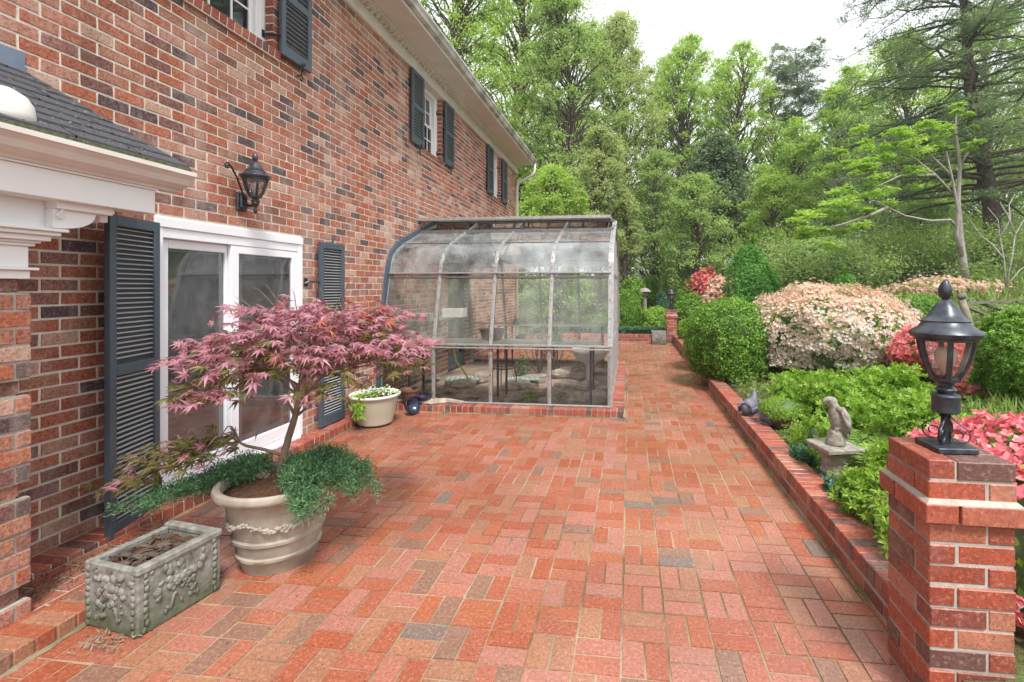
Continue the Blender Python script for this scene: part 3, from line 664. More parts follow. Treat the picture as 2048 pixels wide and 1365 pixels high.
for a, b in ((y0 + .056, 3.86), (3.87, y1 - .062)):
    q3.add(np.concatenate(leaf(a, b, xo - .105, .12, 'inner_door_leaf', M['greyframe'], .152, z1 - .17, .14).v), [(0, 1, 2, 3)])
q = G(); [q.add(np.concatenate(k.v), [(0, 1, 2, 3)]) for k in (q1, q2)]; part('door_glass', q, M['doorglass'], door)
# dark glazed door from the house into the greenhouse
fr = G(); a, b = GD[0], GD[1]
for p, q in (((a, .05), (a + .09, 2.14)), ((b - .09, .05), (b, 2.14)), ((a + .09, 2.05), (b - .09, 2.14)), ((a + .09, .05), (b - .09, .3))): fr.bbox((XW - .12, p[0], p[1]), (XW - .03, q[0], q[1]), .004)
gd = part('side_door', fr, M['shutter'], house); q = G(); q.add([(XW - .08, a + .08, .28), (XW - .08, b - .08, .28), (XW - .08, b - .08, 2.06), (XW - .08, a + .08, 2.06)], [(0, 1, 2, 3)]); part('door_glass', q, M['winglass'], gd)
# brick ledge along the wall
b1, m1 = rowlock(XW + .001, -3.25, -1, 6.05, .0, .092); b1b, m1b = rowlock(XW + .001, -3.25, 10.2, 14.1, .0, .092)
part('ledge', b1, M['red'], house); part('ledge_mortar', m1, M['mortar'], house); part('ledge', b1b, M['red'], house); part('ledge_mortar', m1b, M['mortar'], house)
# eaves
ea = G()
ea.bbox((XW - .002, -1.2, 5.13), (XW + .030, 14.25, 5.33), .004)                       # frieze
ea.bbox((XW - .002, -1.2, 5.135), (XW + .045, 14.25, 5.165), .006)
part('frieze', ea, M['whitedirty'], house)
dt = G(); y = -1.1
while y < 14.2:
    dt.bbox((XW + .03, y, 5.335), (XW + .10, y + .075, 5.395), .004); dt.bbox((XW + .03, y + .018, 5.30), (XW + .075, y + .057, 5.334), .004); y += .115
part('dentils', dt, M['soffit'], house)
ea = G(); ea.box((XW - .1, -1.25, 5.40), (-2.93, 14.3, 5.43)); ea.extr([(XW + .03, 5.335), (XW + .12, 5.372), (XW + .13, 5.398), (XW + .03, 5.398)], 1, -1.19, 14.24) ; ea.bbox((-3.02, -1.25, 5.372), (-2.95, 14.29, 5.399), .006); part('soffit', ea, M['soffit'], house)
ea = G(); ea.box((-2.949, -1.26, 5.36), (-2.925, 14.31, 5.56)); part('fascia', ea, M['whitedirty'], house)
gt = G(); gt.extr([(-2.924, 5.40), (-2.90, 5.40), (-2.86, 5.42), (-2.85, 5.46), (-2.825, 5.50), (-2.825, 5.53), (-2.84, 5.53), (-2.845, 5.505), (-2.865, 5.47), (-2.875, 5.435), (-2.905, 5.412), (-2.924, 5.412)], 1, -1.28, 14.34); part('gutter', gt, M['gutterdirt'], house)
dp = G(); dp.tube([(-2.88, 14.26, 5.42), (-2.88, 14.26, 5.25), (-2.89, 14.26, 5.15), (-3.0, 14.24, 5.05), (-3.2, 14.2, 4.92), (-3.36, 14.16, 4.86), (-3.40, 14.15, 4.7), (-3.40, 14.15, .2)], .042, 8); part('downspout', dp, M['whitedirty'], house, True)
rf = G()
for k in range(26):
    x = -2.84 - k * .16; z = 5.545 + k * .085; rf.add([(x, -1.35, z), (x, 14.42, z), (x - .2, 14.42, z + .106), (x - .2, -1.35, z + .106), (x, -1.35, z - .012), (x, 14.42, z - .012)], [(0, 1, 2, 3), (4, 5, 1, 0)])
zr = 5.545 + 26 * .085; xr = -2.84 - 26 * .16; rf.add([(xr, -1.35, zr), (xr, 14.42, zr), (-12, 14.42, 5.4), (-12, -1.35, 5.4)], [(0, 1, 2, 3)])
rf.add([(-2.95, 14.1, 5.43), (-11.5, 14.1, 5.43), (xr, 14.1, zr)], [(0, 1, 2)]); rf.add([(-2.95, -1, 5.43), (-11.5, -1, 5.43), (xr, -1, zr)], [(0, 1, 2)])
part('roof', rf, M['shingle'], house)
# portico at the left edge
po = G()
zz = -.0196; k = 0; pb = []
while zz < 1.69:
    e = -.03 if k % 6 == 2 else 0.
    pb += [(x0, x1_, v0, v1, e) for (x0, x1_, v0, v1) in running_bond(-1, 2.0 + e, zz, zz + .07, off=(.1 if k % 2 else 0) + e)]
    zz += .0828; k += 1
for e in (0., -.03):
    rc = [q[:4] for q in pb if q[4] == e]
    if rc:
        part('pier_bricks', cat(brick_geo(rc, (-2.92 + e, 0, 0), (0, 1, 0), (0, 0, 1), (1, 0, 0), .004, .0025, .0012), brick_geo([q for v in sorted({r[2] for r in rc}) for q in running_bond(XW, -2.92 + e, v, v + .07)], (0, 2.0 + e, 0), (1, 0, 0), (0, 0, 1), (0, 1, 0), .004)), M['wall'], house)
g = G(); g.box((XW + .001, -1, -.05), (-2.955, 1.966, 1.70)); zz = .02
g2 = G(); g2.box((-2.956, -1, -.05), (-2.922, 1.998, .140))
for k in range(3): g2.box((-2.956, -1, .2168 + k * .4968), (-2.922, 1.998, .6368 + k * .4968))
part('pier_core', g, M['mortar'], house); part('pier_mortar', g2, M['joint2'], house)
# platform and outer rowlock edge beside the pier
b2, m2 = rowlock(-2.87, -2.665, -1.4, 2.25, 0, .075); part('platform_edge', b2, M['paver'], house); part('platform_mortar', m2, M['joint'], house)
b3 = brick_geo([(a, b, c, d) for (a, b, c, d) in running_bond(-1.4, 2.9, -3.235, -2.885, L=.21, Hc=.105, jt=.01)], (0, 0, .058), (0, 1, 0), (1, 0, 0), (0, 0, 1), .006, .002, .001)
g = G(); g.box((-3.248, -1.4, 0), (-2.876, 2.9, .060)); part('platform', b3, M['paver'], house); part('platform_bed', g, M['joint2'], house)
en = G(); X_ = -2.92
for (dx, z0_, z1_) in ((.0, 1.700, 1.742), (.022, 1.742, 1.756), (-.004, 1.756, 1.860), (.012, 1.860, 1.876), (.026, 1.876, 1.888), (.05, 1.888, 1.915), (.075, 1.915, 1.935), (.095, 1.935, 1.952)):
    en.bbox((XW + .002, -1, z0_ + .0005), (X_ + dx, 2.0 + dx, z1_), .003)
en.bbox((XW + .002, -1, 1.9525), (X_ + .04, 2.03, 2.115), .003)
en.bbox((X_ + .041, 1.30, 2.04), (X_ + .115, 1.62, 2.086), .003)
part('entablature', en, M['white'], house)
br = G(); P = [(2.03, 1.955)] + [(2.05 + .17 * math.sin(t) + .0, 1.955 + .085 * (1 - math.cos(t))) for t in np.linspace(0, math.pi/2, 8)] + [(2.225, 2.05), (2.03, 2.05)]
br.extr(P, 0, X_ - .12, X_ + .085); br.bbox((X_ - .2, 2.032, 2.051), (X_ + .11, 2.29, 2.1), .004); br.bbox((X_ - .25, 2.292, 2.02), (X_ + .02, 2.335, 2.1), .004); part('bracket', br, M['white'], house)
bm = G(); bm.bbox((-2.88, -1, 2.088), (-2.76, 2.476, 2.225), .003); bm.box((XW + .003, -1, 2.118), (-2.881, 2.45, 2.135)); bm.bbox((-2.87, -1, 2.2255), (-2.745, 2.48, 2.236), .002)
bm.box((-3.1, 2.40, 2.136), (-2.882, 2.47, 2.22)); part('beam', bm, M['white'], house)
gt = G(); gt.extr([(-2.80, 2.2365), (-2.735, 2.2365), (-2.725, 2.248), (-2.70, 2.256), (-2.665, 2.275), (-2.645, 2.305), (-2.622, 2.325), (-2.612, 2.328), (-2.612, 2.352), (-2.63, 2.352), (-2.80, 2.33)], 1, -1, 2.60); part('portico_gutter', gt, M['whitedirty'], house)
hk = G(); hk.tube([(-2.82, 2.05, 2.088), (-2.82, 2.05, 2.06), (-2.82, 2.06, 2.045), (-2.82, 2.05, 2.03), (-2.82, 2.035, 2.018), (-2.82, 2.05, 2.005), (-2.82, 2.068, 2.013)], .005, 6); part('ceiling_hook', hk, M['white'], house, True)
db = G(); db.tube([(-2.665, -1, 2.357), (-2.66, .5, 2.362), (-2.665, 1.5, 2.357), (-2.66, 2.585, 2.36)], .026, 8); part('gutter_debris', db, M['moss'], house)
sh = G(); q = np.random.default_rng(4); n = 9
for k in range(n + 1):
    t0 = k / n; x0_, x1_ = -2.66 - t0 * .79, -2.66 - min(1.0, t0 + 1.6 / n) * .79; zA, zB = 2.375 + t0 * .53, 2.375 + min(1.0, t0 + 1.6 / n) * .53 - .0
    ye = 2.60 - t0 * .33; yy = -1. + (k % 3) * .1
    while yy < ye - .03:
        y2 = min(yy + .3, ye); j = q.uniform(0, .003)
        sh.add([(x0_, yy + .004, zA + .017 + j), (x0_, y2 - .004, zA + .017 + j), (x1_, y2 - .004 , zB + .001), (x1_, yy + .004, zB + .001), (x0_, yy + .004, zA), (x0_, y2 - .004, zA)], [(0, 1, 2, 3), (4, 5, 1, 0)]); yy = y2
sh.add([(-2.66, 2.60, 2.37), (-3.45, 2.27, 2.90), (-3.45, 2.75, 2.37), (-2.66, 2.60, 2.355), (-3.45, 2.75, 2.355)], [(0, 2, 1), (0, 3, 4, 2)]); sh.add([(-2.66, -1, 2.365), (-2.66, 2.6, 2.365), (-3.45, 2.27, 2.893), (-3.45, -1, 2.893)], [(0, 1, 2, 3)])
part('portico_roof', sh, M['shingle'], house)
fl = G(); fl.box((XW + .004, -1, 2.86), (XW + .012, 2.33, 3.0)); fl.add([(XW + .012, -1, 2.905), (XW + .012, 2.33, 2.905), (-3.32, 2.29, 2.822), (-3.32, -1, 2.822)], [(0, 1, 2, 3)]); part('flashing', fl, M['flash'], house)
vt = G(); vt.lathe([(.001, .12), (.05, .112), (.09, .085), (.112, .045), (.118, 0), (.118, -.06)], 24, (-2.80, 1.80, 2.44)); part('roof_vent', vt, M['whitedirty'], house, True)

# wall lantern
wlx, wly = XW + .20, 3.80
lan = thing('wall_lantern', (XW, 3.86, 2.42), 'black scrolled lantern fixed to the brick wall above the patio door', 'lantern')
g = G(); g.bbox((XW + .004, 3.80, 2.34), (XW + .03, 3.91, 2.50), .008); g.bbox((XW + .03, 3.815, 2.36), (XW + .05, 3.895, 2.48), .01); part('backplate', g, M['lampmetal'], lan)
g = G(); g.tube([(XW + .04, 3.85, 2.42), (XW + .09, 3.84, 2.385), (XW + .15, 3.82, 2.375), (wlx, wly, 2.385)], .013, 8); g.lathe([(.004, -.09), (.014, -.075), (.018, -.055), (.008, -.04), (.02, -.02), (.03, 0), (.03, .012)], 14, (wlx, wly, 2.39)); part('arm', g, M['iron'], lan, True)
g = G(); up = np.array([0, 0, 1.]); u = np.array([.12, -1, 0]) / np.linalg.norm([.12, -1, 0]); c0 = np.array([XW + .05, 3.86, 2.43])
P = [c0, c0 + u*.05 + up*.09, c0 + u*.11 + up*.19, c0 + u*.17 + up*.255, c0 + u*.215 + up*.282] + spiral(c0 + u*.222 + up*.255, u, up, .028, .008, -.9, 1.5, 14); g.tube(P, .008, 6)
u2 = -u; c1 = np.array([wlx - .06, wly + .04, 2.42]); P = [c1, c1 + u2*.06 + up*.05, c1 + u2*.12 + up*.095, c1 + u2*.15 + up*.13] + spiral(c1 + u2*.135 + up*.15, u2, up, .026, .008, .9, -.6, 14); g.tube(P, .007, 6); part('scrolls', g, M['iron'], lan, True)
lantern_head(lan, wlx, wly, 2.395, .80, M['lampmetal'], 6, R(20))

# ------------------------------------------------------------------ greenhouse
gh = thing('greenhouse', (-1.85, 6.23, 0), 'curved-eave aluminium and glass greenhouse built against the house wall', 'greenhouse')
FP = [(6.23, .095), (6.23, .88), (6.46, 1.85), (6.495, 2.0), (6.565, 2.12), (6.69, 2.22), (6.88, 2.315), (7.5, 2.55), (8.12, 2.77)]; YR = 8.12
BP = [(2 * YR - y, z) for y, z in FP]; RX = [-3.425, -2.66, -1.86, -1.06, -.265]
def bar2(g, P, d, x0, x1, out=0.):
    P = np.array(P); T = np.gradient(P, axis=0); T /= np.linalg.norm(T, axis=1)[:, None]; Nn = np.stack([-T[:, 1], T[:, 0]], 1)
    A = P + Nn * out; B = P + Nn * (out - d); poly = [tuple(q) for q in A] + [tuple(q) for q in B[::-1]]; n = len(P)
    V = [(x, p[0], p[1]) for x in (x0, x1) for p in poly]; m = 2 * n
    f = [(i, (i+1) % m, m + (i+1) % m, m+i) for i in range(m)] + [(i, i+1, m-2-i, m-1-i) for i in range(n-1)] + [(m+m-1-i, m+m-2-i, m+i+1, m+i) for i in range(n-1)]
    g.add(V, f)
for i, x in enumerate(RX):
    for k, P in enumerate((FP, BP)):
        g = G(); sgn = 1 if k == 0 else -1
        bar2(g, P, .045 * sgn, x - .024, x + .024, .012 * sgn); bar2(g, P, .02 * sgn, x - .009, x + .009, .022 * sgn)
        part('rib', g, M['alu'], gh)
g = G(); bar2(g, FP, .10, -3.449, -3.41, .085); bar2(g, BP, -.10, -3.449, -3.41, -.085); part('wall_seal', g, M['shutter'], gh)
def xbar(g, y, z, w, h, x0=-3.44, x1=-.25): g.bbox((x0, y - w/2, z - h/2), (x1, y + w/2, z + h/2), .003)
for a_ in ((6.215, .105, .045, .02), (6.208, .885, .035, .024), (6.205, .845, .03, .020), (6.438, 1.86, .035, .022), (2*YR-6.215, .105, .045, .02), (2*YR-6.21, .885, .035, .03), (2*YR-6.44, 1.855, .035, .024)):
    g = G(); xbar(g, *a_); part('cross_bar', g, M['alu'], gh)
for a_ in ((6.88, 2.322, .012, .012, -3.41, -.28), (7.49, 2.565, .035, .05), (YR, 2.79, .09, .035), (2*YR-7.49, 2.565, .035, .05), (6.45, 1.80, .03, .03, -3.41, -.28), (2*YR-6.88, 2.322, .012, .012, -3.41, -.28)):
    g = G(); xbar(g, *a_); part('purlin', g, M['aludark'], gh)
g = G(); a = np.array([(YR - .01, 2.82), (7.47, 2.765)]); bar2(g, a, .02, -3.5, -.30); gv = G()
gf = G(); xbar(gf, 7.465, 2.762, .05, .035, -3.52, -.30); xbar(gf, 7.458, 2.785, .03, .012, -3.50, -.29); xbar(gf, YR - .03, 2.825, .05, .03, -3.5, -.3); vf = part('vent_flap', gf, M['alu'], gh)
gv.add([(-3.48, 7.47, 2.77), (-.32, 7.47, 2.77), (-.32, 8.09, 2.825), (-3.48, 8.09, 2.825)], [(0, 1, 2, 3)]); part('vent_glass', gv, M['glasstop'], vf)
g = G()
for x in RX[:-1] + [-.35, -2.2, -1.45, -.7]:
    g.tube([(x, 7.50, 2.57), (x + .02, 7.62, 2.70), (x + .03, 7.49, 2.765)], .008, 5); g.tube([(x, 7.52, 2.58), (x + .14, 7.80, 2.68)], .010, 5)
g.tube([(-3.3, 7.55, 2.62), (-2.6, 7.6, 2.60), (-1.9, 7.55, 2.62), (-1.4, 7.6, 2.60)], .008, 5); part('vent_struts', g, M['aludark'], gh)
g = G()
for i, x in enumerate(RX):
    for (ya, za), (yb, zb) in zip(FP[:-1], FP[1:]):
        n = max(1, int(math.hypot(yb - ya, zb - za) / .2)); t2 = np.array([yb - ya, zb - za]); t2 /= np.linalg.norm(t2); nn = (-t2[1], t2[0])
        for k in range(n):
            t = (k + .5) / n; y, z = ya + (yb - ya) * t + nn[0] * .024, za + (zb - za) * t + nn[1] * .024; g.box((x - .007, y - .006, z - .006), (x + .007, y + .006, z + .006))
part('screws', g, M['aludark'], gh)
Z1, Z2, Z3 = [0, 1], [1, 2], [2, 3, 4, 5, 6]; Z4, Z5 = [6, 7], [7, 8]
for side, P in ((0, FP), (1, BP)):
    for i in range(4):
        xa, xb = RX[i] + .02, RX[i+1] - .02
        for zi, mt in ((Z1, 'glasslow'), (Z2, 'glass'), (Z3, 'glasstop'), (Z4, 'glasstop')) + (((Z5, 'glasstop'),) if side else ()):
            A = np.array([(xa, P[k][0], P[k][1]) for k in zi]); B = np.array([(xb, P[k][0], P[k][1]) for k in zi]); g = G(); g.strip(A, B) if side else g.strip(B, A)
            part('glass_pane', g, M[mt], gh, True)
# end wall on the patio side
xs_ = -.262; ea_ = G(); yy_ = [6.23, 6.86, 7.49, 8.12, 8.75, 9.38, 10.01]
def zprof(y):
    y = y if y <= YR else 2 * YR - y; ys = [p[0] for p in FP[1:]]; zs = [p[1] for p in FP[1:]]; return float(np.interp(y, ys, zs)) if y > 6.2301 else .88
for y in yy_[1:-1]: ea_.bbox((xs_ - .02, y - .018, .095), (xs_ + .02, y + .018, zprof(y) - .02), .003)
for z, y0_, y1_ in ((.885, 6.23, 10.01), (1.855, 6.47, 9.77), (.105, 6.23, 10.01)): ea_.bbox((xs_ - .022, y0_, z - .016), (xs_ + .022, y1_, z + .016), .003)
ea_.bbox((-.262, 6.20, .095), (-.222, 6.27, .90), .004); bar2(ea_, FP[1:], .06, -.241, -.218, .02); bar2(ea_, BP[1:], -.06, -.241, -.218, -.02)
ea_.tube([(-.225, 6.3, .95), (-.20, 6.9, 1.02), (-.20, 7.5, .98)], .008, 6)
part('end_frame', ea_, M['alu'], gh)
for a, b in zip(yy_, yy_[1:]):
    ys2 = sorted({a, b, *[y for y, _ in FP + BP if a < y < b]})
    g = G(); g.strip(np.array([(xs_, y, .10) for y in ys2]), np.array([(xs_, y, zprof(y)) for y in ys2])); part('glass_pane', g, M['glass'], gh)
cb, cm = rowlock(-3.25, -.082, 6.055, 6.255, 0, .092, 'x'); c2, d2 = rowlock(-.282, -.082, 6.26, 10.06, 0, .092); c3, d3 = rowlock(-3.25, -.082, 10.065, 10.25, 0, .092, 'x')
for q, s2 in ((c2, cb), (c3, cb), (d2, cm), (d3, cm)): s2.add(np.concatenate(q.v), q.f)
part('curb', cb, M['red'], gh); part('curb_mortar', cm, M['joint2'], gh)
g = G(); g.box((-3.44, 6.25, -.04), (-.29, 10.07, .035)); part('floor', g, M['gfloor'], gh)
# ------------------------------------------------------------------ planters by the house
PC = np.array([-2.135, 2.69, 0.])
bp = thing('stone_planter', PC, 'large round cast stone planter with a swag relief, holding the red maple', 'planter')
g = G(); q = np.random.default_rng(2)
pr = [(r_ * .96, z_ * 1.07) for r_, z_ in [(.20,.0),(.205,.008),(.225,.07),(.236,.08),(.238,.094),(.228,.102),(.246,.165),(.258,.174),(.260,.189),(.250,.198),(.285,.345),(.297,.395),(.303,.405),(.33,.412),(.348,.425),(.354,.443),(.348,.460),(.33,.468),(.312,.463),(.305,.445),(.300,.40)]]
g.lathe(pr, 72, PC, True, lambda th, z: 1 + (.006 * np.sign(np.cos(9 * th)) * (.1 < z < .40)) + .004 * np.sin(3 * th + 20 * z))
part('bowl', g, M['stonepot'], bp, True, auto=35)
g = G()
for k in range(170):
    th = -2.9 + 3.6 * k / 169.; sw = (th % 1.57) / 1.57; z = .285 + .045 * (2 * sw - 1) ** 2 + q.normal() * .004; r = .258 + (z - .25) * .22
    wd = .013 if abs(sw - .5) < .25 else .009
    g.blob((PC[0] + r * math.cos(th) , PC[1] + r * math.sin(th), z + q.normal() * wd * .5), (wd, wd, wd * q.uniform(.6, 1.1)), 7, 5, .2, k)
part('swag_relief', g, M['stonepot'], bp, True)
g = G(); g.lathe([(.285, .445), (.22, .46), (.1, .475), (.02, .48)], 24, PC, True, lambda th, z: 1 + .03 * np.sin(5 * th + z * 90)); part('soil', g, M['soil'], bp, True)

tr = thing('stone_trough', (-2.454, 2.207, 0), 'grey carved stone trough with fruit reliefs, mossy and empty of plants', 'planter')
Mx = Tm(-2.454, 2.207, 0, R(-9)); g = G(); wx, wy, hh = .185, .20, .315
for a, b in (((-wx, -wy, 0), (wx, -wy + .035, hh)), ((-wx, wy - .035, 0), (wx, wy, hh + .012)), ((-wx, -wy + .035, 0), (-wx + .035, wy - .035, hh)), ((wx - .035, -wy + .035, 0), (wx, wy - .035, hh + .004))): g.bbox(a, b, .007, Mx)
g.bbox((wx - .04, -wy - .006, hh - .022), (wx + .009, wy + .006, hh + .016), .008, Mx); g.bbox((-wx - .006, wy - .04, hh - .02), (wx - .041, wy + .008, hh + .014), .008, Mx)
part('basin', g, M['stonegrey'], tr)
g = G(); q = np.random.default_rng(8)
def rel(face, u, z, r, sq=1.):
    p = (u, -wy - .002, z) if face == 'f' else (wx + .002, u, z); s = (r, r * .55, r * sq) if face == 'f' else (r * .55, r, r * sq)
    p = np.array(Mx @ Vector(p)); g.blob(p, s, 8, 6, .25, int(q.integers(999)))
for c0, c1, w_ in (('f', 0., .16), ('s', 0., .17)):
    for k in range(46):
        a = q.uniform(0, 6.28); rr_ = abs(q.normal()) * .38 * w_; rel(c0, c1 + rr_ * math.cos(a) * 1.1, .185 + rr_ * math.sin(a) * .9, q.uniform(.011, .022))
    for sx in (-1, 1):
        for k in range(9): rel(c0, sx * (w_ - .005) + q.normal() * .003, .02 + k * .033, .012, 1.3)
    for k in range(16): rel(c0, q.uniform(-.11, .11), q.uniform(.04, .28), q.uniform(.008, .013), q.uniform(.5, 2))
    for sx, ph in ((-1, 0), (1, 1)):
        P = [Mx @ Vector((c1 + sx * (.03 + .045 * t), -wy - .004, .115 - .05 * t + .02 * math.sin(7 * t)) if c0 == 'f' else (wx + .004, c1 + sx * (.03 + .045 * t), .115 - .05 * t + .02 * math.sin(7 * t))) for t in np.linspace(0, 1, 8)]
        g.tube([tuple(p) for p in P], .007, 6)
part('relief', g, M['stonegrey'], tr, True)
g = G(); nx_ = 14; V = []; 
for i in range(nx_):
    for j in range(nx_):
        u = -wx + .03 + (2*wx - .06) * i / (nx_-1); v = -wy + .03 + (2*wy - .06) * j / (nx_-1); V.append(tuple(Mx @ Vector((u, v, hh - .045 + .02 * math.sin(9*u*6) * math.cos(v*40) + .03 * (i / nx_) * 0 + q.normal() * .006))))
g.add(V, [(i*nx_+j, (i+1)*nx_+j, (i+1)*nx_+j+1, i*nx_+j+1) for i in range(nx_-1) for j in range(nx_-1)]); part('soil', g, M['soil'], tr, True)
g = G()
for k in range(46):
    p = np.array(Mx @ Vector((q.uniform(-.15, .15), q.uniform(-.16, .16), hh - .028))); d = q.normal(size=3) * (.05, .05, .006); g.tube([p - d, p + d * .1 + (0, 0, .008), p + d], q.uniform(.002, .005), 5)
for k in range(9):
    p = np.array(Mx @ Vector((q.uniform(-.15, .12), q.uniform(-.19, .12), hh - .02))); g.blob(p, (q.uniform(.02, .05), q.uniform(.015, .03), .012), 8, 5, .4, k)
part('bark_debris', g, M['bark'], tr)

P2 = np.array([-3.07, 5.45, 0]); p2 = thing('flower_pot', P2, 'round faded beige plastic pot with a white rim against the wall by the greenhouse', 'pot')
g = G(); g.lathe([(.15,.0),(.165,.012),(.20,.03),(.205,.05),(.205,.055),(.235,.16),(.258,.30),(.262,.335),(.25,.335)], 48, P2); part('body', g, M['plastic'], p2, True, auto=40)
g = G(); g.lathe([(.258,.335),(.285,.345),(.295,.362),(.288,.378),(.268,.376),(.255,.35),(.25,.33)], 48, P2, False); part('rim', g, M['rimwhite'], p2, True)
g = G(); g.lathe([(.252,.335),(.1,.345),(.01,.35)], 20, P2); part('soil', g, M['soil'], p2, True)
B1 = np.array([-2.78, 6.14, .093]); b_ = thing('blue_bowl', B1, 'small dark blue glazed footed bowl standing on the greenhouse curb', 'bowl', 'dark blue bowls')
g = G(); g.lathe([(.075,.0),(.07,.012),(.028,.022),(.026,.035),(.06,.05),(.10,.085),(.118,.118),(.112,.120),(.09,.085),(.05,.06),(.01,.055)], 28, B1, wob=lambda th, z: 1 + .03 * np.cos(8 * th) * (z > .05)); part('bowl', g, M['cobalt'], b_, True)
B2 = np.array([-2.86, 5.93, .0]); b_ = thing('blue_bowl', B2, 'dark blue patterned bowl tipped on its side behind the beige pot', 'bowl', 'dark blue bowls')
g = G(); Q = Matrix.Translation(Vector(B2) + Vector((0, 0, .10))) @ Matrix.Rotation(R(68), 4, Vector((.3, 1, 0)).normalized())
gg = G(); gg.lathe([(.04,-.04),(.045,-.035),(.085,.0),(.115,.06),(.112,.065),(.08,.01),(.03,-.02)], 28, (0, 0, 0)); v = np.concatenate(gg.v) @ np.array(Q.to_3x3()).T + np.array(Q.translation); g.add(v, gg.f); part('bowl', g, M['cobalt'], b_, True)
T2 = np.array([-2.94, 6.12, .093]); solo('clay_pot', G().lathe([(.09,0),(.095,.01),(.125,.17),(.135,.175),(.135,.20),(.12,.20),(.11,.15),(.01,.14)], 28, T2), M['terra'], T2, 'brown clay pot half hidden behind the beige pot on the curb', 'pot', smooth=True, auto=40)

# ------------------------------------------------------------------ bird statue on its pedestal
PD = np.array([1.60, 3.98, 0.]); zt = .425
pd = thing('pedestal', PD + (0, 0, .14), 'square-topped carved stone pedestal under the stone bird', 'pedestal')
Mx = Tm(PD[0], PD[1], 0, R(14)); g = G(); g.bbox((-.15, -.15, zt - .035), (.15, .15, zt), .006, Mx); g.bbox((-.13, -.13, zt - .055), (.13, .13, zt - .036), .006, Mx); part('slab', g, M['stone'], pd)
g = G(); g.lathe([(.115,.12),(.118,.15),(.10,.165),(.085,.18),(.09,.20),(.102,.21),(.103,.225),(.092,.235),(.086,.26),(.098,.31),(.112,.345),(.116,.372)], 28, PD, wob=lambda th, z: 1 + .05 * np.cos(6 * th + z * 14) * (z > .24)); g.bbox((-.125, -.125, .08), (.125, .125, .15), .006, Mx); part('column', g, M['stone'], pd, True, auto=45)
BC = np.array([1.605, 3.97, zt]); bs = thing('bird_statue', BC, 'weathered stone bird of prey looking left on the square pedestal', 'statue')
g = G(); g.lathe([(.070,.0),(.073,.018),(.066,.04),(.058,.075),(.052,.10),(.046,.115),(.02,.12)], 20, BC, wob=lambda th, z: 1 + .05 * np.sin(4 * th + z * 50)); part('perch_stone', g, M['stone'], bs, True)
def sp(*a): return [np.array(BC) + np.array(q) for q in a]
g = G(); g.tube(sp((.045,0,.095),(.04,0,.12),(.028,0,.16),(.014,0,.205),(.0,0,.25),(-.012,0,.285),(-.018,0,.312),(-.026,0,.337),(-.032,0,.357),(-.036,0,.370)), [.034,.052,.062,.064,.056,.042,.034,.037,.032,.013], 16)
g.tube(sp((-.030,0,.346),(-.060,0,.350),(-.080,0,.344),(-.092,0,.330),(-.093,0,.310)), [.030,.022,.017,.012,.002], 10)
for s_ in (-1, 1):
    g.tube(sp((-.006,.036*s_,.292),(.022,.052*s_,.285),(.048,.056*s_,.235),(.062,.050*s_,.175),(.066,.034*s_,.12),(.062,.016*s_,.075)), [.018,.028,.034,.034,.026,.010], 10); g.tube(sp((.01,.03*s_,.15),(-.01,.03*s_,.12),(-.02,.032*s_,.10),(-.045,.034*s_,.093)), [.026,.02,.012,.007], 8)
g.tube(sp((.06,0,.12),(.075,0,.08),(.082,0,.045)), [.03,.025,.012], 10); part('bird', g, M['stone'], bs, True)
g = G()
for s_ in (-1, 1):
    c_ = sp((-.045, .026 * s_, .349))[0]; g.blob(c_, (.007, .005, .007), 8, 6, 0)
    for k in range(6): 
        a = sp((.014 + .011*k, .076*s_, .27 - .012*k), (.030 + .009*k, .086*s_, .22 - .014*k), (.044 + .005*k, .078*s_, .15 - .012*k)); g.tube(a, [.006, .008, .003], 6)
part('feather_relief', g, M['stone'], bs, True)

# purple-grey ceramic birds on the coping
def hen(loc, rot, k, label):
    loc = np.array(loc, float); o = thing('ceramic_bird', loc, label, 'figurine', 'purple-grey ceramic birds on the garden wall'); k *= .85; c, s = math.cos(rot), math.sin(rot)
    def W_(*a): return [loc + k * np.array((p[0]*c - p[1]*s, p[0]*s + p[1]*c, p[2])) for p in a]
    g = G(); g.tube(W_((.17,0,.05),(.14,0,.10),(.08,0,.13),(.0,0,.14),(-.06,0,.18),(-.09,0,.25),(-.10,0,.30),(-.115,0,.325)), np.array([.05,.085,.105,.105,.075,.042,.034,.014]) * k, 16); g.tube(W_((-.11,0,.30),(-.145,0,.295),(-.165,0,.28)), np.array([.018,.010,.002]) * k, 8)
    part('body', g, M['purple'], o, True)
    g = G()
    for t in range(9):
        a = -1.1 + t * .28; g.tube(W_((.10, a*.05, .12), (.17, a*.07, .18 + .02*math.cos(a)), (.21, a*.10, .20 - .05*abs(a))), np.array([.02, .018, .004]) * k, 6)
    for t in range(12):
        for s_ in (-1, 1): g.tube(W_((-.05 + t*.017, .085*s_, .17 - .004*t), (-.02 + t*.017, .108*s_, .12), (.0 + t*.017, .10*s_, .05)), np.array([.006, .012, .003]) * k, 6)
    part('feathers', g, M['purple'], o, True)
    g = G(); g.lathe([(.10*k, 0), (.105*k, .012*k), (.09*k, .035*k)], 16, loc + np.array((.03*c*k, .03*s*k, 0))); part('base', g, M['purple'], o, True)
hen((1.39, 5.72, .19), R(-130), .95, 'purple-grey ceramic bird with raised tail, farther of the near pair on the coping'); hen((1.46, 5.38, .19), R(-60), .85, 'purple-grey ceramic bird slumped beside the dark terracotta bowl'); hen((1.41, 11.9, .22), R(-100), .95, 'small purple ceramic bird alone on the far garden wall')
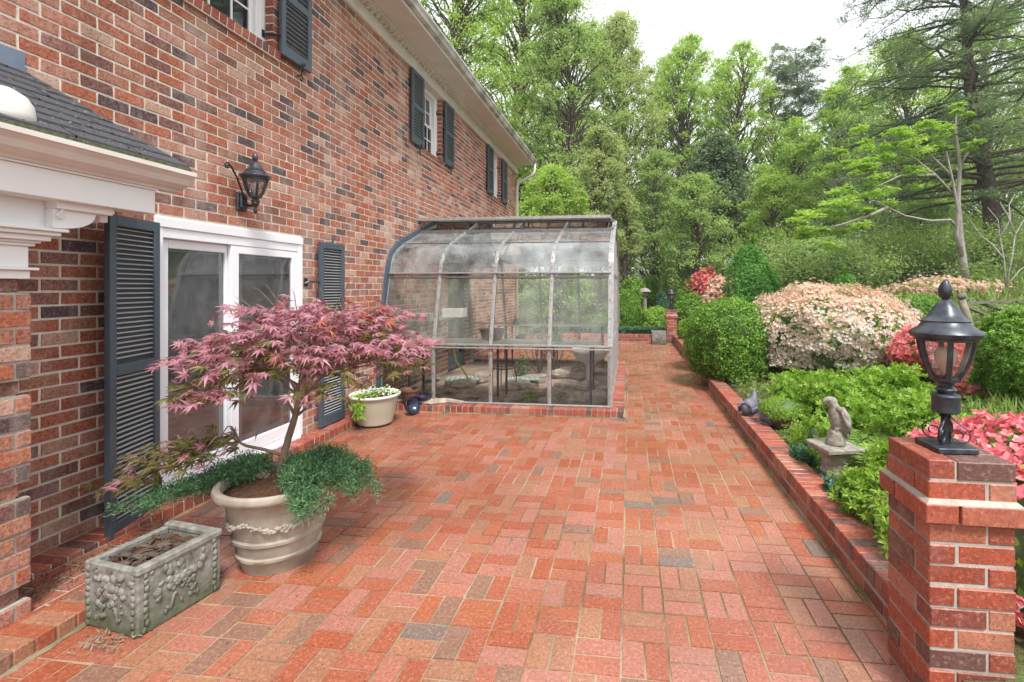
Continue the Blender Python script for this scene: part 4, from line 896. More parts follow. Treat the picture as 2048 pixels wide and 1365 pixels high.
TP = np.array([1.62, 5.33, .165]); tp = thing('terracotta_bowl', TP, 'dark terracotta bowl overflowing with bright green foliage', 'pot'); g = G(); g.lathe([(.10,0),(.105,.01),(.145,.11),(.160,.115),(.162,.14),(.150,.14),(.14,.12),(.01,.12)], 32, TP); part('bowl', g, M['terra'], tp, True, auto=40)

# far planter
FPc = at(1317, 14.0); FPc[2] = 0; fp = thing('square_planter', FPc, 'square grey stone planter at the far end of the patio', 'planter'); Mx = Tm(FPc[0], FPc[1], 0, .05); g = G()
for a, b in (((-.2,-.2,0),(.2,-.16,.38)), ((-.2,.16,0),(.2,.2,.38)), ((-.2,-.16,0),(-.16,.16,.38)), ((.16,-.16,0),(.2,.16,.38))): g.bbox(a, b, .008, Mx)
part('box', g, M['stonegrey'], fp); g = G(); q = np.random.default_rng(1)
for k in range(30): g.blob(np.array(Mx @ Vector((q.normal()*.055, -.204, .2 + q.normal()*.06))), (.02, .01, .02), 7, 5, .2, k)
part('relief', g, M['stonegrey'], fp, True); g = G(); g.box((-.16,-.16,.30),(.16,.16,.34), Mx); part('soil', g, M['soil'], fp)
# stone garden lantern cap beyond
L0 = at(1290, 17.5); L0[2] = terr(L0[0], L0[1]); sl = thing('garden_stone_lantern', L0, 'small stone lantern with a mushroom cap among shrubs beyond the patio', 'garden ornament'); g = G(); zt_ = zat(576, 17.5) - L0[2]
g.lathe([(.12,0),(.12,.05),(.07,.08),(.06,zt_-.32),(.13,zt_-.28),(.13,zt_-.24),(.09,zt_-.22),(.09,zt_-.14)], 16, L0); part('pedestal', g, M['stone'], sl, True, auto=40); g = G(); g.lathe([(.22,zt_-.15),(.21,zt_-.11),(.12,zt_-.04),(.03,zt_)], 16, L0); part('cap', g, M['stone'], sl, True, auto=40)

# leaning post and rails on the right
p0 = at(1948, 8.2); p0[2] = terr(p0[0], p0[1]); pt = at(1923, 8.2); pt[2] = zat(600, 8.2); rl = thing('wooden_handrail', p0, 'old grey wooden post leaning left, with thin rails running to the right', 'railing')
g = G(); g.tube([p0 - (0, 0, .1), p0 * .5 + pt * .5, pt], [.065, .06, .058], 12); g2 = G(); g2.blob(pt + (0, 0, .055), (.066, .066, .062), 14, 9, .04); part('post', g, M['wood'], rl, True); part('knob', g2, M['woodgrey'], rl, True)
for (a, za, b, zb, Za, Zb) in ((1932, 607, 2052, 601, 8.2, 9.4), (1932, 613, 2008, 645, 8.2, 9.0), (1962, 607, 2012, 622, 8.5, 10.2)):
    A, B = at(a, Za), at(b, Zb); A[2], B[2] = zat(za, Za), zat(zb, Zb); d = (B - A); d /= np.linalg.norm(d); s = np.cross(d, (0, 0, 1)) * .03; u_ = np.array([0, 0, .022]); g = G()
    g.add([A - s - u_, A + s - u_, A + s + u_, A - s + u_, B - s - u_, B + s - u_, B + s + u_, B - s + u_], [(0,1,2,3),(4,7,6,5),(0,4,5,1),(1,5,6,2),(2,6,7,3),(3,7,4,0)]); part('rail', g, M['woodgrey'], rl)

# ------------------------------------------------------------------ inside the greenhouse
def bench(name, x0, x1, y0, y1, z, label, slats=7, m='woodlight'):
    o = thing(name, ((x0+x1)/2, (y0+y1)/2, .035), label, 'table', 'greenhouse benches'); g = G(); n = slats; p = (y1 - y0) / n
    for i in range(n): g.bbox((x0, y0 + i*p + .004, z - .022), (x1, y0 + (i+1)*p - .004, z), .003)
    part('slatted_top', g, M[m], o)
    for xx in np.linspace(x0 + .12, x1 - .12, 3):
        for yy in (y0 + .06, y1 - .06): g = G(); g.bbox((xx - .015, yy - .015, .035), (xx + .015, yy + .015, z - .023), .003); part('leg', g, M['iron'], o)
    return o
M['woodlight'] = m_simple('bleached_plank', (.56, .52, .45), .8, 0, 14, .3, (.36, .32, .27), .3)
bench('potting_bench', -3.3, -.42, 6.52, 7.12, .87, 'long bleached plank bench along the front of the greenhouse')
bench('potting_bench', -2.55, -.42, 9.15, 9.75, .92, 'grey slatted bench along the back of the greenhouse')
o = thing('wall_shelf', (-3.2, 7.2, 1.12), 'dark plank shelf fixed to the brick wall inside the greenhouse', 'shelf'); g = G(); g.bbox((-3.44, 6.75, 1.115), (-3.02, 8.3, 1.14), .003); part('board', g, M['wood'], o)
for y in (6.95, 8.1): g = G(); g.box((-3.44, y, .87), (-3.42, y + .02, 1.11)); g.tube([(-3.43, y + .01, .90), (-3.12, y + .01, 1.11)], .008, 5); part('bracket', g, M['iron'], o)
def obox(name, c, s, h, label, cat_, m, pat_=True):
    c = np.array(c, float); o = thing(name, c, label, cat_); g = G(); w_, d = s
    for a, b in (((-w_,-d,0),(w_,-d+.012,h)), ((-w_,d-.012,0),(w_,d,h)), ((-w_,-d+.012,0),(-w_+.012,d-.012,h)), ((w_-.012,-d+.012,0),(w_,d-.012,h)), ((-w_+.012,-d+.012,0),(w_-.012,d-.012,.012))): g.bbox(a, b, .002, Tm(*c))
    part('box', g, m, o)
    if pat_:
        g = G(); q = np.random.default_rng(3)
        for k in range(26): a = q.uniform(-w_*.85, w_*.85); z = q.uniform(.03, h - .03); g.box((a-.008, -d-.003, z-.010), (a+.008, -d+.001, z+.010), Tm(*c))
        part('pattern', g, M['cobalt'], o)
obox('ceramic_box', (-3.18, 7.0, 1.14), (.15, .08), .12, 'white patterned ceramic box on the shelf in the greenhouse', 'box', M['ceramic'])
obox('storage_tub', (-3.05, 8.05, 1.14), (.18, .12), .15, 'plain pale tub on the far end of the greenhouse shelf', 'tub', M['rimwhite'], False)
obox('cardboard_box', (-3.12, 6.75, .87), (.10, .07), .12, 'small tan box on the left end of the front bench', 'box', M['woodlight'], False)
c = np.array([-2.05, 6.95, .87]); solo('brown_planter', G().lathe([(.12,0),(.13,.01),(.17,.14),(.18,.145),(.18,.165),(.165,.165),(.15,.1),(.01,.1)], 20, c, sx=1.1), M['terra'], c, 'brown oval planter standing on the front greenhouse bench', 'pot', smooth=True, auto=40)
c = at(1180, 8.0); c[2] = .035; o = thing('white_urn', c, 'wide pale bowl on a stem on the greenhouse floor at right', 'urn'); g = G(); g.lathe([(.14,0),(.15,.03),(.07,.08),(.06,.30),(.10,.36),(.24,.44),(.30,.54),(.31,.60),(.28,.60),(.2,.5),(.01,.46)], 28, c, wob=lambda th, z: 1+.02*np.cos(9*th)); part('bowl', g, M['rimwhite'], o, True)
c = at(1008, 7.5); c[2] = .035; o = thing('wire_stool', c, 'small round black wire stool on the greenhouse floor', 'stool'); g = G(); zs_ = .36
g.tube([c + (.17*math.cos(t), .17*math.sin(t), zs_) for t in np.linspace(0, 6.28, 22)], .009, 6)
for t in np.linspace(-.15, .15, 7): hw = math.sqrt(max(0, .17**2 - t*t)); g.tube([c + (t, -hw, zs_), c + (t, hw, zs_)], .004, 5)
part('seat', g, M['iron'], o)
for t in range(4): a = t*math.pi/2+.5; g = G(); g.tube([c + (.17*math.cos(a), .17*math.sin(a), zs_), c + (.20*math.cos(a), .20*math.sin(a), .2), c + (.18*math.cos(a), .18*math.sin(a), .0)], .009, 6); part('leg', g, M['iron'], o)
q = np.random.default_rng(12); nrock = 0
RK = [(1110,7.0,.22),(1150,6.7,.20),(1190,6.8,.18),(1130,7.6,.20),(1175,7.6,.18),(1095,6.6,.16),(1205,7.3,.16),(1165,8.3,.2),(1120,8.6,.2),(900,6.6,.24),(940,6.9,.26),(985,6.6,.2),(1030,6.8,.22),(880,7.2,.22),(920,7.6,.25),(1040,7.6,.22),(1070,8.2,.2),(960,8.2,.22),(860,6.55,.2),(1060,7.1,.17),(1200,8.9,.18),(850,8.2,.2)]
TONE = ['broad tan', 'small pinkish', 'flat grey', 'rounded buff', 'angular brown', 'long pale']; PLACE = ['beside the right-hand post', 'under the front bench, right half', 'near the wire stool', 'by the front curb', 'behind the urn', 'near the house wall']
NTH = ['leftmost', 'second from the left', 'third from the left', 'fourth from the left', 'fifth from the left', 'sixth from the left', 'seventh from the left', 'eighth from the left', 'ninth from the left', 'tenth from the left', 'eleventh from the left']
ROW = lambda Z: 'front' if Z < 7.05 else ('middle' if Z < 8 else 'back')
for i, (px, Z, r) in enumerate(RK):
    ordr = sorted(q_[0] for q_ in RK if ROW(q_[1]) == ROW(Z)).index(px)
    c = at(px, Z); c[2] = .05; flat_ = .35 if px < 1080 else .6
    g = G(); g.blob(c + (0, 0, r*.2), (r * q.uniform(.8, 1.3), r * q.uniform(.7, 1.1), r * flat_ * q.uniform(.6, 1.)), 10, 7, .3, i + 40)
    o = solo('rock', g, M['rock'], c, ('flat' if flat_ < .5 else 'rounded') + ' tan rock on the greenhouse floor, ' + NTH[ordr] + ' in the ' + ROW(Z) + ' row', 'rock', 'rocks on the greenhouse floor')
for (px, Z, w_, d, lb) in ((925, 8.0, .28, .20, 'left-hand teal and cream woven mat on the greenhouse floor'), (1045, 8.0, .28, .18, 'right-hand teal and cream woven mat on the greenhouse floor')):
    c = at(px, Z); c[2] = .12; g = G(); g.bbox((-w_, -d, 0), (w_, d, .012), .003, Tm(*c, .3)); o = thing('woven_mat', c, lb, 'mat', 'teal mats'); part('mat', g, M['rug'], o); l = G()
    for k in range(-3, 4): l.box((k*.08-.006, -d+.01, .0125), (k*.08+.006, d-.01, .0135), Tm(*c, .3))
    part('stripes', l, M['rimwhite'], o)
A = at(908, 7.0); A[2] = zat(703, 7.0); B = at(912, 7.0); B[2] = zat(722, 7.0); C_ = at(926, 7.0); C_[2] = zat(740, 7.0); solo('garden_hose', G().tube([A + (0, 0, .12), A, B, C_, C_ + (.05, 0, -.08), C_ + (.15, .1, -.40)], .014, 8), M['hose'], A, 'bright lime green hose hanging inside the greenhouse', 'hose', smooth=True)
# ------------------------------------------------------------------ vegetation
LEAF = tmpl_leaf(.55, .10); LEAFN = tmpl_leaf(.22, .03); SPRIG = tmpl_sprig(); FLOWER = tmpl_star(5, .5, .34, .30, .06); MAPLE = tmpl_maple()
CLUS = tmpl_sprig(4, .34, .62)
ROS = tmpl_star(6, 1., .42, .55, .14); FLOWB = tmpl_star(5, .55, .50, .22, .10)
def limb(a, b, sag=0., n=6, wig=.08, rg=None):
    a = np.asarray(a, float); b = np.asarray(b, float); t = np.linspace(0, 1, n)[:, None]; L = np.linalg.norm(b - a)
    P = a + (b - a) * t; P[:, 2] += sag * L * np.sin(t[:, 0] * math.pi); w_ = rg.normal(size=(n, 3)) * wig * L * .35; w_[0] = 0; w_[-1] *= .3; return P + w_
def decid(name, label, px, Z, top, rad_px, mat, seed, ncl=85, lpc=290, leaf=.15, cb=.28, bark='bark', tr=None, group=None, cr=.34, yoff=0., shape=.75, tip=.5, cat_='tree', flat=.65, tmpl=None, lean=0.):
    rg = np.random.default_rng(seed); b = at(px, Z); b[2] = terr(b[0], b[1]) - .1; H_ = zat(top, Z) - b[2]; rad = rad_px / 953. * Z * 1.12; ncl = int(ncl * 2.3); lpc = int(lpc * .74); cr *= .78
    o = thing(name, b, label, cat_, group); tr = tr or .018 * H_ + .05
    T = np.array([b + np.array((lean * (k/9)**1.5 + .02*H_*math.sin(k*1.3+seed)*(k/9), .02*H_*math.cos(k+seed)*(k/9), H_ * .93 * k / 9)) for k in range(10)])
    g = G(); g.tube(T, tr * (1 - np.linspace(0, .93, 10) ** 1.1), 8)
    cs = []
    while len(cs) < ncl:
        t = cb + (1 - cb) * rg.random() ** .9; s = (t - cb) / (1 - cb); R_ = rad * (math.sin(math.pi * min(1, (s * .94 + .06)) ** shape)) ** tip
        a = rg.uniform(0, 6.283); r = R_ * math.sqrt(rg.uniform(.12, 1.)) * .92; k = t * 9 * .97; i = min(8, int(k)); c0 = T[i] + (T[i+1] - T[i]) * (k - i) if i < 9 else T[9]
        cs.append((np.array((c0[0] + r * math.cos(a), c0[1] + r * math.sin(a), b[2] + H_ * (t * .97))), r))
    LP = []; LN = []; LS = []
    for c, r in cs:
        hb = max(b[2] + H_ * cb * .7, c[2] - r * rg.uniform(.5, 1.) - .05 * H_); k = (hb - b[2]) / (H_ * .93) * 9; i = int(min(8, max(0, k))); a0 = T[i] + (T[i+1] - T[i]) * min(1, max(0, k - i))
        g.tube(limb(a0, c, .06, 6, .09, rg), np.linspace(tr * rg.uniform(.10, .22), tr * .03, 6), 5, False)
        R_ = rad * cr * rg.uniform(.6, 1.25); n = int(lpc * rg.uniform(.6, 1.3)); d = rg.normal(size=(n, 3)); d /= np.linalg.norm(d, axis=1)[:, None]; q = np.clip(np.abs(rg.normal(size=(n, 1))) * .60, 0, 1.9)
        P = c + d * q * R_ * rg.uniform(.6, 1.45, 3) * np.array((1, 1, flat)); P[:, 2] -= .12 * R_ * (q[:, 0] ** 2); LP.append(P); LN.append(d * .5 + (0, 0, .55))
    P = np.concatenate(LP); N = np.concatenate(LN); part('crown', scatter(tmpl or LEAF, P, N, leaf, jit=.55, rg=rg), M[mat], o); part('trunk', g, M[bark], o, True); return o

WG = 'tall trees of the wood behind the garden'
TREES = [
 ('maple_tree','tall spring-green tree rising directly behind the roof gutter, cut by the top of the photo',905,25,-170,150,'l_spring',11,100,300,.15,.22),
 ('maple_tree','tall light green tree behind the far end of the house roof, second from the gutter',1035,29,-150,140,'l_spring',12,95,290,.16,.22),
 ('maple_tree','tall green tree with dark sweeping limbs above the greenhouse ridge',1135,23,-45,115,'l_mid',13,95,300,.13,.22),
 ('oak_tree','high olive-green round-topped tree standing against the white sky left of centre',1243,30,18,88,'l_olive',14,90,330,.15,.30),
 ('poplar_tree','bright green narrow tree right of the olive round-topped one',1370,35,58,78,'l_spring',15,95,260,.15,.15),
 ('maple_tree','airy light green tree with a notched top, left of the lone pine',1478,35,72,85,'l_spring',16,75,170,.16,.20),
 ('blossom_tree','small pale olive tree in tassels beyond the end of the house',1195,20,235,70,'l_olive',17,55,240,.11,.30),
 ('understory_tree','low bright green tree just above the greenhouse vent',1105,17.5,330,95,'l_spring',18,60,260,.10,.10),
 ('weeping_tree','slender light green weeping tree right of the greenhouse',1252,20,365,34,'l_olive',19,45,260,.08,.02),
 ('pear_tree','round light green small tree behind the far pillar',1395,19,345,82,'l_mid',20,60,210,.10,.16),
 ('holly_tree','dark blue-green dense evergreen in the middle distance',1432,25,262,68,'l_dark',21,100,420,.14,.04),
 ('maple_tree','soft green tree below the lone pine',1590,31,235,75,'l_spring',22,75,260,.15,.05),
 ('maple_tree','yellow-green tree between the lone pine and the big hemlock',1672,28,165,62,'l_spring',23,70,220,.15,.10),
 ('understory_tree','bright low green tree at the wood edge right of the dark evergreen',1545,22,335,70,'l_spring',24,55,260,.11,.04),
 ('maple_tree','spring-green tree seen through the left half of the hemlock',1810,31,60,110,'l_spring',25,85,240,.17,.08),
 ('maple_tree','spring-green tree behind the hemlock trunk at the right edge',1975,33,10,120,'l_spring',26,85,240,.17,.08),
 ('maple_tree','green tree at the extreme right edge behind the hemlock',2110,27,60,95,'l_mid',27,70,240,.15,.05),
 ('understory_tree','low mid-green tree in the shade left of the hemlock trunk',1850,21,400,70,'l_mid',28,50,230,.11,.02),
 ('maple_tree','far green tree between the olive tree and the bright narrow tree',1322,39,105,62,'l_mid',41,60,220,.18,.15),
 ('maple_tree','far airy tree behind the gap left of the notched tree',1432,41,105,60,'l_spring',42,60,200,.18,.15),
 ('maple_tree','far pale tree just left of the lone pine trunk',1548,39,165,60,'l_mid',43,60,200,.17,.10),
 ('maple_tree','far yellow-green tree right of the lone pine',1700,37,125,70,'l_spring',44,70,220,.17,.10),
 ('understory_tree','low green tree at the back of the patio beside the weeping tree',1310,27,300,70,'l_mid',29,60,260,.13,.04)]
for (nm, lb, px, Z, top, rp, mt, sd_, nc, lp, lf, cb) in TREES: decid(nm, lb, px, Z, top, rp, mt, sd_, nc, lp, lf, cb, group=WG)

def conifer(name, label, base_px, Z, top_px, top_py, blen, nb, seed, mat, cbz=.12, twig=.85, bark='bark', per=15, sz=.15, droop=.25, tr=.28, group=None, taper=.8):
    rg = np.random.default_rng(seed); b = at(base_px, Z); b[2] = terr(b[0], b[1]) - .1; t = at(top_px, Z); t[2] = zat(top_py, Z); H_ = t[2] - b[2]
    o = thing(name, b, label, 'tree', group); T = np.array([b + (t - b) * k / 11 + (0.10 * math.sin(k * 1.1), 0.1 * math.cos(k), 0) for k in range(12)]); g = G(); g.tube(T, tr * (1 - np.linspace(0, .9, 12)), 10)
    P = []; N = []; Fw = []
    for i in range(nb):
        s = cbz + (1 - cbz) * ((i + rg.random()) / nb); k = s * 11 * .98; j = min(10, int(k)); a0 = T[j] + (T[j+1] - T[j]) * (k - j)
        L = blen * (1 - s * taper) * rg.uniform(.65, 1.1); az_ = rg.uniform(0, 6.283); d = np.array((math.cos(az_), math.sin(az_), rg.uniform(.0, .22))); n = 9
        B = np.array([a0 + d * L * u + np.array((0, 0, -droop * L * u * u)) for u in np.linspace(0, 1, n)]); B += rg.normal(size=B.shape) * .03 * L * np.linspace(0, 1, n)[:, None]
        g.tube(B, np.linspace(tr * .22 * (1 - s * .5), .008, n), 5, False)
        sd = np.cross(d, (0, 0, 1)); sd /= np.linalg.norm(sd); m = int(L * 7)
        for q in range(m):
            u = .22 + .78 * (q + rg.random()) / m; bi = B[min(n-1, int(u * (n-1)))]; side = rg.choice((-1, 1)); tl = twig * (1.15 - u * .6) * rg.uniform(.5, 1.1)
            td = sd * side * .85 + d * rg.uniform(.3, .8) + (0, 0, rg.uniform(-.25, .05)); td /= np.linalg.norm(td)
            uu = rg.random((per, 1)) ** .8; pp = bi + td * tl * uu + rg.normal(size=(per, 3)) * (.06, .06, .06); pp[:, 2] -= .18 * tl * uu[:, 0] ** 2
            P.append(pp); N.append(np.tile((0, 0, 1.), (per, 1))); Fw.append(np.tile(td, (per, 1)) + rg.normal(size=(per, 3)) * .5)
    part('crown', scatter(LEAFN, np.concatenate(P), np.concatenate(N), sz, jit=.35, fwd=np.concatenate(Fw), rg=rg), M[mat], o); part('trunk', g, M[bark], o, True); return o
conifer('hemlock_tree', 'huge airy dark hemlock with drooping boughs filling the upper right corner', 1995, 16.5, 1890, -260, 6.8, 190, 31, 'l_hem', .20, 1.1, per=26, sz=.115, droop=.24, tr=.30, taper=.62)
conifer('hemlock_tree', 'smaller dark evergreen behind the big hemlock, hanging over the undergrowth', 1750, 24, 1720, 215, 3.0, 60, 32, 'l_hem', .05, .8, per=15, sz=.15, droop=.3, tr=.16, taper=.6)
conifer('pine_tree', 'lone bare-trunked pine with a flat tuft of needles against the white sky', 1618, 36, 1592, 92, 3.0, 60, 33, 'l_hem', .66, .9, per=26, sz=.22, droop=-.10, tr=.20, taper=.25)

# pale-trunked dogwood with flat bright layers, and its leafless neighbours
def tiers(o, L_, mat, rg, n=130, sz=.10, trunk=None, rr=.012):
    P = []; N = []
    L2 = []
    for (px, py, Z, rx, rz) in L_:
        for k in range(4): L2.append((px + rg.normal() * 26, py + rg.normal() * 13, Z + rg.normal() * .35, rx * rg.uniform(.3, .6), rz * .7))
    for (px, py, Z, rx, rz) in L2:
        c = at(px, Z); c[2] = zat(py, Z); d = rg.normal(size=(n, 3)); d[:, 2] *= .5; d /= np.linalg.norm(d, axis=1)[:, None]; q = rg.random((n, 1)) ** .5; p = c + d * q * (rx, rx, rz); p[:, 2] -= .10 * (d[:, 0] ** 2) * rx; P.append(p); N.append(np.tile((0, 0, 1.), (n, 1)))
    part('crown', scatter(LEAF, np.concatenate(P), np.concatenate(N), sz, jit=.3, rg=rg), M[mat], o)
def pt3(px, py, Z): c = at(px, Z); c[2] = zat(py, Z); return c
rg = np.random.default_rng(40); b = at(1931, 13.6); b[2] = terr(b[0], b[1]); dw = thing('dogwood_tree', b, 'slim pale-grey forked trunk carrying flat layers of bright lime leaves', 'tree')
tiers(dw, [(1878,262,13.2,.75,.12),(1800,268,13.,.6,.10),(1748,288,13.,.55,.10),(1850,300,13.2,.7,.12),(1790,318,13.,.75,.12),(1722,325,12.8,.6,.10),(1835,345,13.,.6,.10),(1762,362,12.8,.75,.12),(1700,382,12.6,.65,.12),(1742,400,12.5,.6,.10),(1668,412,12.4,.6,.12),(1640,432,12.2,.55,.10),(1700,440,12.4,.5,.10),(1620,462,12.1,.5,.10),(1660,470,12.,.45,.08),(1920,300,13.6,.4,.08),(1925,240,13.6,.3,.06),(1730,345,13,.5,.08),(1815,290,13,.6,.08)], 'l_bright', rg)
g = G(); g.tube([pt3(1932,572,13.6), pt3(1926,520,13.6), pt3(1920,470,13.6), pt3(1916,400,13.6), pt3(1920,330,13.6), pt3(1911,260,13.6), pt3(1913,215,13.6)], [.11,.095,.08,.06,.045,.03,.012], 8)
g.tube([pt3(1926,520,13.6), pt3(1913,470,13.5), pt3(1916,420,13.5), pt3(1905,360,13.4), pt3(1890,290,13.3)], [.07,.06,.045,.03,.015], 7)
for L_ in ([(1920,460,13.6),(1900,440,13.5),(1860,442,13.3),(1810,432,13.),(1775,415,12.8),(1745,398,12.7)], [(1916,400,13.6),(1870,350,13.3),(1830,318,13.),(1790,300,13.)], [(1775,415,12.8),(1730,435,12.6),(1680,450,12.3),(1640,462,12.1)], [(1900,350,13.4),(1850,300,13.2),(1800,270,13.)], [(1870,350,13.3),(1800,352,13),(1740,380,12.7)], [(1920,330,13.6),(1940,300,13.6),(1952,285,13.6)]):
    g.tube([pt3(*q) for q in L_], np.linspace(.045, .010, len(L_)), 6)
part('trunk', g, M['barkpale'], dw, True)
rg = np.random.default_rng(41); b = at(2010, 11.5); b[2] = terr(b[0], b[1]); pb = thing('bare_shrub', b, 'pale leafless curling stems in front of the hemlock trunk', 'shrub'); g = G()
for L_ in ([(2012,575),(2008,520),(2000,475),(1996,440),(1975,415)], [(2012,575),(2025,510),(2030,470),(2048,440),(2075,425)], [(2000,475),(2020,440),(2018,410),(2030,390)], [(2008,520),(1985,490),(1960,470),(1940,440)], [(2030,470),(2015,430),(2000,405)], [(2012,575),(2040,540),(2070,520)]):
    P = np.array([pt3(a, c, 11.5 + i * .1) for i, (a, c) in enumerate(L_)]); g.tube(P, np.linspace(.022, .006, len(P)), 6)
part('stems', g, M['barkpale'], pb, True)
# tangled twigs under the hemlock
b = at(1720, 17); b[2] = terr(b[0], b[1]); tk = thing('thicket', b, 'tangle of bare arching twigs and dark leaves below the layered lime foliage', 'shrub'); g = G(); rg = np.random.default_rng(42); P = []
for i in range(130):
    c = at(rg.uniform(1560, 1985), rg.uniform(15.5, 19)); c[2] = terr(c[0], c[1]); a_ = rg.uniform(0, 6.28); L = rg.uniform(1.2, 3.2); d = np.array((math.cos(a_), math.sin(a_), 0)); h = rg.uniform(.6, 2.4)
    B = np.array([c + d * L * u + (0, 0, h * math.sin(u * 2.2)) for u in np.linspace(0, 1, 7)]) + rg.normal(size=(7, 3)) * .06; g.tube(B, np.linspace(.022, .005, 7), 4, False)
    for q in range(2): n = 130; P.append(B[rg.integers(2, 7)] + rg.normal(size=(n, 3)) * (.35, .35, .22))
P = np.concatenate(P); part('leaves', scatter(LEAF, P, np.tile((0, 0, 1.), (len(P), 1)), .10, jit=.8, rg=rg), M['l_mid'], tk); part('twigs', g, M['barkpale'], tk, True)

# shrubs
def shrub(name, label, px, Z, hw, top, mat, seed, n=9000, leaf=.045, amp=.16, cone=False, tmpl=None, group=None, cat_='shrub', pos=None, R3=None, flowers=None, jit=.6, fr=2.2, core=True, shell=.16, base=None, gapf=0., low=0., gp=-.28, ft=None):
    rg = np.random.default_rng(seed)
    if pos is None:
        c = at(px, Z); zb = terr(c[0], c[1]) if base is None else base; zt_ = zat(top, Z); r = hw / 953. * Z; R3 = (r, r, (zt_ - zb) * (.54 if not cone else .95)); c[2] = zb; ctr = c + (0, 0, (zt_ - zb) * (.46 - low if not cone else .05)); R3 = (r, r, R3[2] + (zt_ - zb) * low)
    else: c = np.array(pos, float); ctr = c + (0, 0, R3[2] * .75)
    o = thing(name, c, label, cat_, group); d = rg.normal(size=(n, 3)); d /= np.linalg.norm(d, axis=1)[:, None]
    if cone: d[:, 2] = np.abs(d[:, 2])
    k = 1 + amp * 1.7 * lump(d, fr, seed) + amp * .7 * lump(d, fr * 3.5, seed + 1) + amp * .6 * lump(d, fr * 9, seed + 2); q = 1 - shell * rg.random(n) ** 1.3
    P = d * (k * q)[:, None] * np.array(R3)
    if cone: tz = np.clip(P[:, 2] / R3[2], 0, 1); P[:, :2] *= ((1 - tz ** 2.0) ** .62 / np.maximum(np.sqrt(np.maximum(1 - tz ** 2, .02)), .14))[:, None]
    P = P + ctr; ok = P[:, 2] > c[2] - .02; P = P[ok]; dn = d[ok]
    if gapf: kk = lump(P, 5.5, seed + 9) > gapf; P = P[kk]; dn = dn[kk]
    part('foliage', scatter(tmpl or LEAF, P, dn + (0, 0, .3), leaf, jit=jit, rg=rg), M[mat], o)
    if flowers:
        fm, fn, fs, lo = flowers[:4]; e = rg.normal(size=(fn * 3, 3)); e /= np.linalg.norm(e, axis=1)[:, None]; e = e[(e[:, 2] > lo) & (lump(e, 26, seed + 4) > gp)]; e = e[:fn]; kf = 1 + amp * 1.7 * lump(e, fr, seed) + amp * .7 * lump(e, fr * 3.5, seed + 1) + amp * .6 * lump(e, fr * 9, seed + 2) + .03
        cl = (e * kf[:, None]) * np.array(R3) + ctr; m = 3; Pf = (cl[:, None, :] + rg.normal(size=(len(cl), m, 3)) * fs * .5).reshape(-1, 3); Nf = np.repeat(e, m, 0) + (0, 0, .2); kp = Pf[:, 2] > c[2] + .03; tp_ = kp & (rg.random(len(Pf)) < .20 + .85 * np.clip((Nf[:, 2] - .2) * 1.1 + .5 * lump(Pf, 4., seed + 7), 0, 1)) if len(flowers) > 4 else kp & False; kp = kp & ~tp_; part('flowers', scatter(ft or FLOWER, Pf[kp], Nf[kp], fs, jit=.45, rg=rg), M[fm], o)
        if tp_.any(): part('flowers', scatter(FLOWER, Pf[tp_], Nf[tp_], fs, jit=.45, rg=rg), M[flowers[4]], o, label='apricot flowers on the upper side')
    st = G(); rr = min(R3[0], R3[1])
    for i in range(9):
        a = rg.uniform(0, 6.28); e = ctr + np.array((math.cos(a) * R3[0] * .7, math.sin(a) * R3[1] * .7, R3[2] * rg.uniform(-.2, .6) if not cone else R3[2] * .4)); st.tube(limb((c[0] + .05 * math.cos(a), c[1] + .05 * math.sin(a), c[2] - .03), e, .05, 5, .08, rg), np.linspace(.018, .005, 5) * max(.6, rr), 5, False)
    if core: st.blob(ctr, np.array(R3) * (core if core is not True else (.80 if not cone else (.5, .5, .6))), 16, 10, amp * .5, seed)  # dark solid core added inside the leaves to block light, besides the stems
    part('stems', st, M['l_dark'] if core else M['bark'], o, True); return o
BX = 'clipped green boxwood shrubs'; AZ = 'flowering azaleas'; LA = 'low green azaleas in the bed'
shrub('boxwood', 'large rounded boxwood leaning over the low wall left of the white azalea', 1466, 7.9, 87, 603, 'l_box', 50, 32000, .040, .15, group=BX)
shrub('boxwood', 'broad flat-topped boxwood behind the large rounded one', 1450, 9.6, 80, 600, 'l_box', 51, 22000, .040, .12, group=BX)
shrub('white_azalea', 'big azalea smothered in white and apricot flowers in the middle of the bed', 1658, 7.75, 136, 574, 'l_aza', 52, 14000, .05, .20, group=AZ, flowers=('f_white', 8500, .048, -.9, 'f_peach'), fr=4.2, low=.15, gp=-.15)
shrub('conifer_shrub', 'dense rounded cone of dark green conifer behind the boxwoods', 1506, 13.5, 57, 490, 'l_boxd', 53, 26000, .06, .16, cone=True, fr=4)
shrub('conifer_shrub', 'small bright green cone poking up behind the white azalea', 1690, 9.3, 42, 548, 'l_boxd', 54, 12000, .04, .12, cone=True)
shrub('boxwood', 'smooth lime-green dome between the white azalea and the lantern', 1840, 9.6, 60, 588, 'l_box', 55, 18000, .036, .05, group=BX, fr=1.5)
shrub('boxwood', 'tall feathery evergreen bush cut by the right edge of the photo', 2066, 4.7, 92, 618, 'l_box', 56, 22000, .040, .12, tmpl=CLUS, group=BX, fr=4)
shrub('coral_azalea', 'coral pink azalea directly behind the big lantern', 1892, 6.2, 92, 662, 'l_aza', 57, 3500, .05, .2, group=AZ, flowers=('f_pink', 1600, .062, -.6), fr=3)
shrub('coral_azalea', 'small red azalea low to the right of the lantern collar', 1945, 5.3, 34, 752, 'l_aza', 58, 1500, .045, .2, group=AZ, flowers=('f_pink', 300, .055, -.3), fr=3)
shrub('cream_azalea', 'loose cream azalea on the slope behind the lantern finial', 1890, 13, 78, 566, 'l_aza', 59, 4500, .07, .30, group=AZ, flowers=('f_peach', 700, .09, -.1), fr=3, gapf=-.15)
